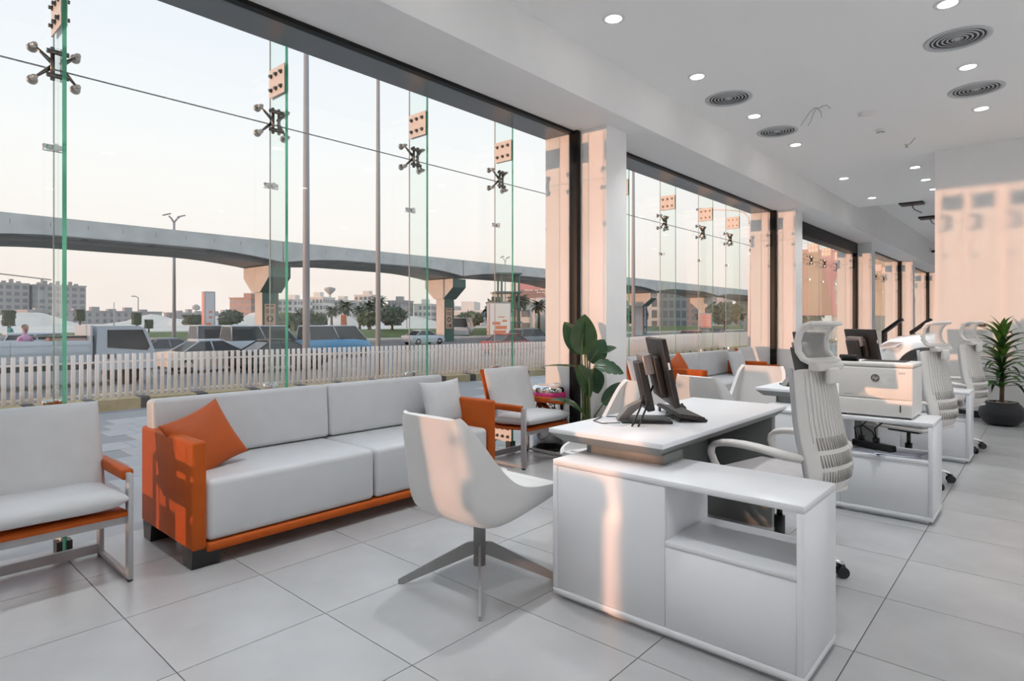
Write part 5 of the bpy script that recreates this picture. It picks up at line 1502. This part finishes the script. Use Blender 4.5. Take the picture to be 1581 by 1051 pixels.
tree('round dark tree between the second pole and the lit glass fin', -67.0, 50.4, 0.1, 3.3, 1.9, 0.7, 'foliage_dark')
tree('low bushy tree right of the palms', -71.7, 49.9, 0.1, 2.6, 1.5, 0.5)
tree('low bushy tree right of the thick grey pole', -72.0, 42.0, 0.1, 2.2, 1.3, 0.4)
tree('dark shrub behind the thick grey pole', -76.0, 42.5, 0.1, 2.9, 1.6, 0.4, 'foliage_dark')
tree('bushy tree behind the white bus', -82.0, 80.0, 0.1, 3.0, 2.4, 0.3)
tree('leafy tree behind the pale block at the billboard', -61.0, 64.6, -0.2, 5.0, 1.6, 1.0)
for n, (x, y, l) in enumerate(((-90.0, 101.0, 'leafy tree outside the second window, under the first span'), (-70.0, 120.0, 'leafy tree outside the second window, left of the poster pillar'), (-66.0, 150.0, 'leafy tree outside the second window, right of the poster pillar'), (-45.0, 110.0, 'broad leafy tree below the big orange billboard'), (-30.0, 105.0, 'second leafy tree below the big orange billboard'))):
    tree(l, x, y, 0.0, 4.5, 3.0, 1.0)
def palm(label, x, y, z, h, r):
    t = thing('palm_tree', label, 'palm tree', (x, y, z), random.uniform(0, 6), 'roadside palms')
    bm = nb(); tube(bm, [(0, 0, -0.2), (0.06, 0, h * 0.5), (0, 0, h)], [0.24, 0.17, 0.15], 8); obj('trunk', bm, 'bark', t)
    bm = nb()
    for k in range(26):
        a = k * 2.399; el = math.radians(70 - 95 * (k / 25)); p = Vector((0, 0, h)); rows = []
        for i in range(7):
            w_ = r * 0.17 * math.sin(PI * (0.12 + 0.86 * i / 6))
            d = Vector((math.cos(a) * math.cos(el), math.sin(a) * math.cos(el), math.sin(el))); sd_ = Vector((-math.sin(a), math.cos(a), 0))
            rows.append((bm.verts.new(p + sd_ * w_ - Vector((0, 0, w_ * .5))), bm.verts.new(p), bm.verts.new(p - sd_ * w_ - Vector((0, 0, w_ * .5)))))
            p = p + d * (r / 6); el -= 0.24
        for a_, b_ in zip(rows[:-1], rows[1:]):
            bm.faces.new((a_[0], a_[1], b_[1], b_[0])); bm.faces.new((a_[1], a_[2], b_[2], b_[1]))
    obj('fronds', bm, 'foliage_dark', t)
palm('palm left of the orange board, thin trunk', -80.0, 49.2, 0.1, 2.8, 1.5)
palm('palm behind the orange board', -79.0, 50.9, 0.1, 3.4, 1.9)
palm('palm right of the orange board, shorter', -77.0, 52.0, 0.1, 2.9, 1.4)
palm('palm left of the second tall pole', -77.5, 54.2, 0.1, 3.5, 1.7)
palm('palm just left of the second tall pole, tallest', -80.0, 57.6, 0.1, 4.2, 1.9)
palm('palm before the pale block by the billboard', -58.0, 66.5, -0.2, 4.4, 1.9)
palm('second palm before the pale block by the billboard', -57.0, 69.8, -0.2, 3.9, 1.7)
palm('palm right of the green steel tower', -53.0, 60.5, -0.2, 4.2, 2.0)

# ------------------------------------------------------------------ far land and buildings
def mound(label, x, y, rx, ry, h):
    bm = nb(); N = 14; rnd = random.Random(int(x)); g = []
    for i in range(N + 1):
        row = []
        for j in range(N + 1):
            u = -1 + 2 * i / N; v = -1 + 2 * j / N
            hh = max(0, 1 - (u * u + v * v)) ** 0.8 * (0.75 + 0.25 * math.sin(3 * u + 5 * v + x) + rnd.uniform(-.06, .06))
            row.append(bm.verts.new((u * rx, v * ry, h * hh)))
        g.append(row)
    for i in range(N):
        for j in range(N):
            bm.faces.new((g[i][j], g[i + 1][j], g[i + 1][j + 1], g[i][j + 1])).smooth = True
    tag(obj('sand_mound', bm, 'sand', None, (x, y, 0.1)), label, 'mound', 'sand mounds on the far ground')
mound('pale sand mound before the unfinished grey block', -195, 28, 22, 17, 3.9)
mound('long low sand mound beyond the double lamp post', -205, 66, 20, 14, 3.4)
mound('pale sand mound left of the tall pillar sign', -170, 64, 14, 10, 3.4)
mound('high pale sand mound behind the first railway pier', -172, 87, 20, 12, 4.8)
mound('sand mound right of the first railway pier', -152, 92.5, 10, 9.5, 4.0)
mound('flat sandy rise behind the round dark tree', -150, 118, 18, 14, 3.0)

def building(label, x, y, rz, W_, D_, H_, floors, cols, m, group, hollow=False, z=0.2, wf=0.62, hf=0.55):
    t = thing('building', label, 'building', (x, y, z), rz, group)
    fh = H_ / floors; cw = W_ / cols; cd = max(1, round(D_ / cw)); cdw = D_ / cd
    bm = nb(); box(bm, -D_ / 2, D_ / 2, -W_ / 2, W_ / 2, 0, H_); obj('wall', bm, m, t)
    bm = nb(); box(bm, -D_ / 2 - 0.3, D_ / 2 + 0.3, -W_ / 2 - 0.3, W_ / 2 + 0.3, H_, H_ + fh * 0.15); obj('parapet', bm, m, t)
    bm = nb(); rnd = random.Random(int(x * 3 + y))
    for f_ in range(floors):
        z0 = fh * (f_ + 0.5 - hf / 2); z1 = z0 + fh * hf
        for c in range(cols):
            y0 = -W_ / 2 + cw * (c + 0.5 - wf / 2)
            if rnd.random() < 0.93: box(bm, D_ / 2 - 0.02, D_ / 2 + 0.06, y0, y0 + cw * wf, z0, z1)
        for c in range(cd):
            x0 = -D_ / 2 + cdw * (c + 0.5 - wf / 2)
            if rnd.random() < 0.93: box(bm, x0, x0 + cdw * wf, -W_ / 2 - 0.06, -W_ / 2 + 0.02, z0, z1)
    o = obj('windows', bm, 'window_dark', t); o['kind'] = 'stuff'
    if not hollow:
        bm = nb(); box(bm, -D_ * .2, D_ * .15, -W_ * .2, W_ * .1, H_, H_ + fh * 0.9); obj('stair_head', bm, m, t)
    else:
        for c in range(7):
            bm = nb(); y0 = -W_ / 2 + W_ * (0.08 + 0.13 * c); box(bm, -1, 1, y0, y0 + W_ * 0.06, H_, H_ + fh * (0.5 + 0.3 * (c % 2))); obj('unfinished_column', bm, m, t)
    return t
building('unfinished grey concrete block at the far left', -372, 50, 0.13, 22, 12, 19.0, 6, 7, 'build_grey', 'distant buildings', True)
building('unfinished grey block next to the first glass fin', -368, 73, 0.13, 20, 12, 18.6, 6, 6, 'build_grey', 'distant buildings', True)
building('long grey blocks on the horizon beyond the truck cab', -300, 72, 0.25, 52, 10, 5.2, 2, 18, 'build_grey', 'distant buildings', True, wf=0.4)
building('low dark grey buildings on the horizon left of the pillar sign', -312, 122, 0.3, 38, 10, 5.0, 2, 12, 'build_grey', 'distant buildings', True, wf=0.4)
rows = ((-236.9, 110.2, 16, 10, 4, 'small brick pink block above the sand mound by the first pier', 'build_brown'), (-238, 129, 12, 10, 4, 'pale flats just right of the first pier', 'build_pale'), (-243.0, 143.3, 11, 11.5, 4, 'pale flats right of the thick grey pole', 'build_pale'),
        (-245.0, 157, 12, 10.5, 4, 'pale flats with a ball topped tower behind', 'build_pale'), (-247, 172, 13, 13.5, 5, 'tallest pale flats behind the palms', 'build_pale'), (-240, 186, 11, 11.0, 4, 'grey flats behind the palms', 'build_grey'),
        (-236, 199, 12, 9.5, 3, 'pale flats behind the second tall pole', 'build_pale'), (-231.2, 211.7, 15, 8.5, 3, 'low pale flats left of the lit glass fin', 'build_pale'))
for x, y, W_, H_, fl, l, m in rows:
    building(l, x, y, 0.55, W_, 9, H_, fl, 6, m, 'distant buildings')
for n, (x, y, l) in enumerate(((-205, 222, 'far tree belt left of the second pier'), (-190, 232, 'far tree belt right of the second pier'), (-172, 240, 'far tree belt left of the pillar sign with orange print'))):
    tree(l, x, y, 0.2, 7.5, 5.5, 0.5, 'foliage_dark', 1.0, n=420)
shed = building('low white shed with a blue stripe behind the white bus', -120, 118, 0.62, 34, 10, 3.4, 1, 3, 'build_pale', 'distant buildings')
bm = nb(); box(bm, 5.0, 5.3, -17, 17, 2.5, 3.2); obj('stripe', bm, 'print_blue', shed, label='blue stripe under the roof edge')
building('pale grey block behind the pink billboard column', -76, 88, 0.6, 11, 10, 7.2, 3, 4, 'build_pale', 'distant buildings', z=-0.8)
building('grey office block with tall windows outside the second window', -82, 134, 0.75, 20, 14, 10.5, 4, 9, 'build_pale', 'buildings outside the second window', z=-0.8, wf=0.55, hf=0.7)
building('dark glass office block beside the tall windowed one, second window', -84, 156, 0.75, 12, 14, 11.0, 4, 7, 'build_grey', 'buildings outside the second window', z=-0.8, wf=0.7, hf=0.7)
building('brown brick block with white frames outside the second window', -88, 180, 0.75, 17, 11, 8.5, 4, 6, 'build_brown', 'buildings outside the second window', z=-0.8)
building('low block with a pale cornice right of the poster pillar', -88, 212, 0.8, 26, 10, 7.5, 2, 9, 'build_grey', 'buildings outside the second window', z=-0.8)
building('tall pale block behind the low cornice block', -115, 240, 0.8, 26, 12, 10.5, 4, 9, 'build_pale', 'buildings outside the second window', z=-0.8)
building('blue grey block seen under the big orange billboard', -22, 190, 0.9, 36, 12, 8.0, 3, 14, 'build_grey', 'buildings outside the second window', z=-0.8)
t = thing('tower_crane', 'thin tower crane boom over the unfinished grey block', 'crane', (-395, 62, 0), 0.13)
bm = nb(); tube(bm, [(0, 10, 0), (0, 10, 24)], 0.7, 4); obj('mast', bm, 'crane_metal', t)
bm = nb(); tube(bm, [(0, -50, 29.0), (0, 14, 23.5)], 0.35, 4); obj('boom', bm, 'crane_metal', t)
t = thing('water_tower', 'ball topped water tower above the pale flats', 'tower', (-262, 160, 0))
bm = nb(); tube(bm, [(0, 0, 0), (0, 0, 16)], 0.6, 8); obj('shaft', bm, 'concrete', t)
bm = nb(); lathe(bm, [(0.6, 14.5), (2.6, 16.5), (2.6, 17.6), (0, 18.2)], 12); obj('tank', bm, 'concrete_dark', t)
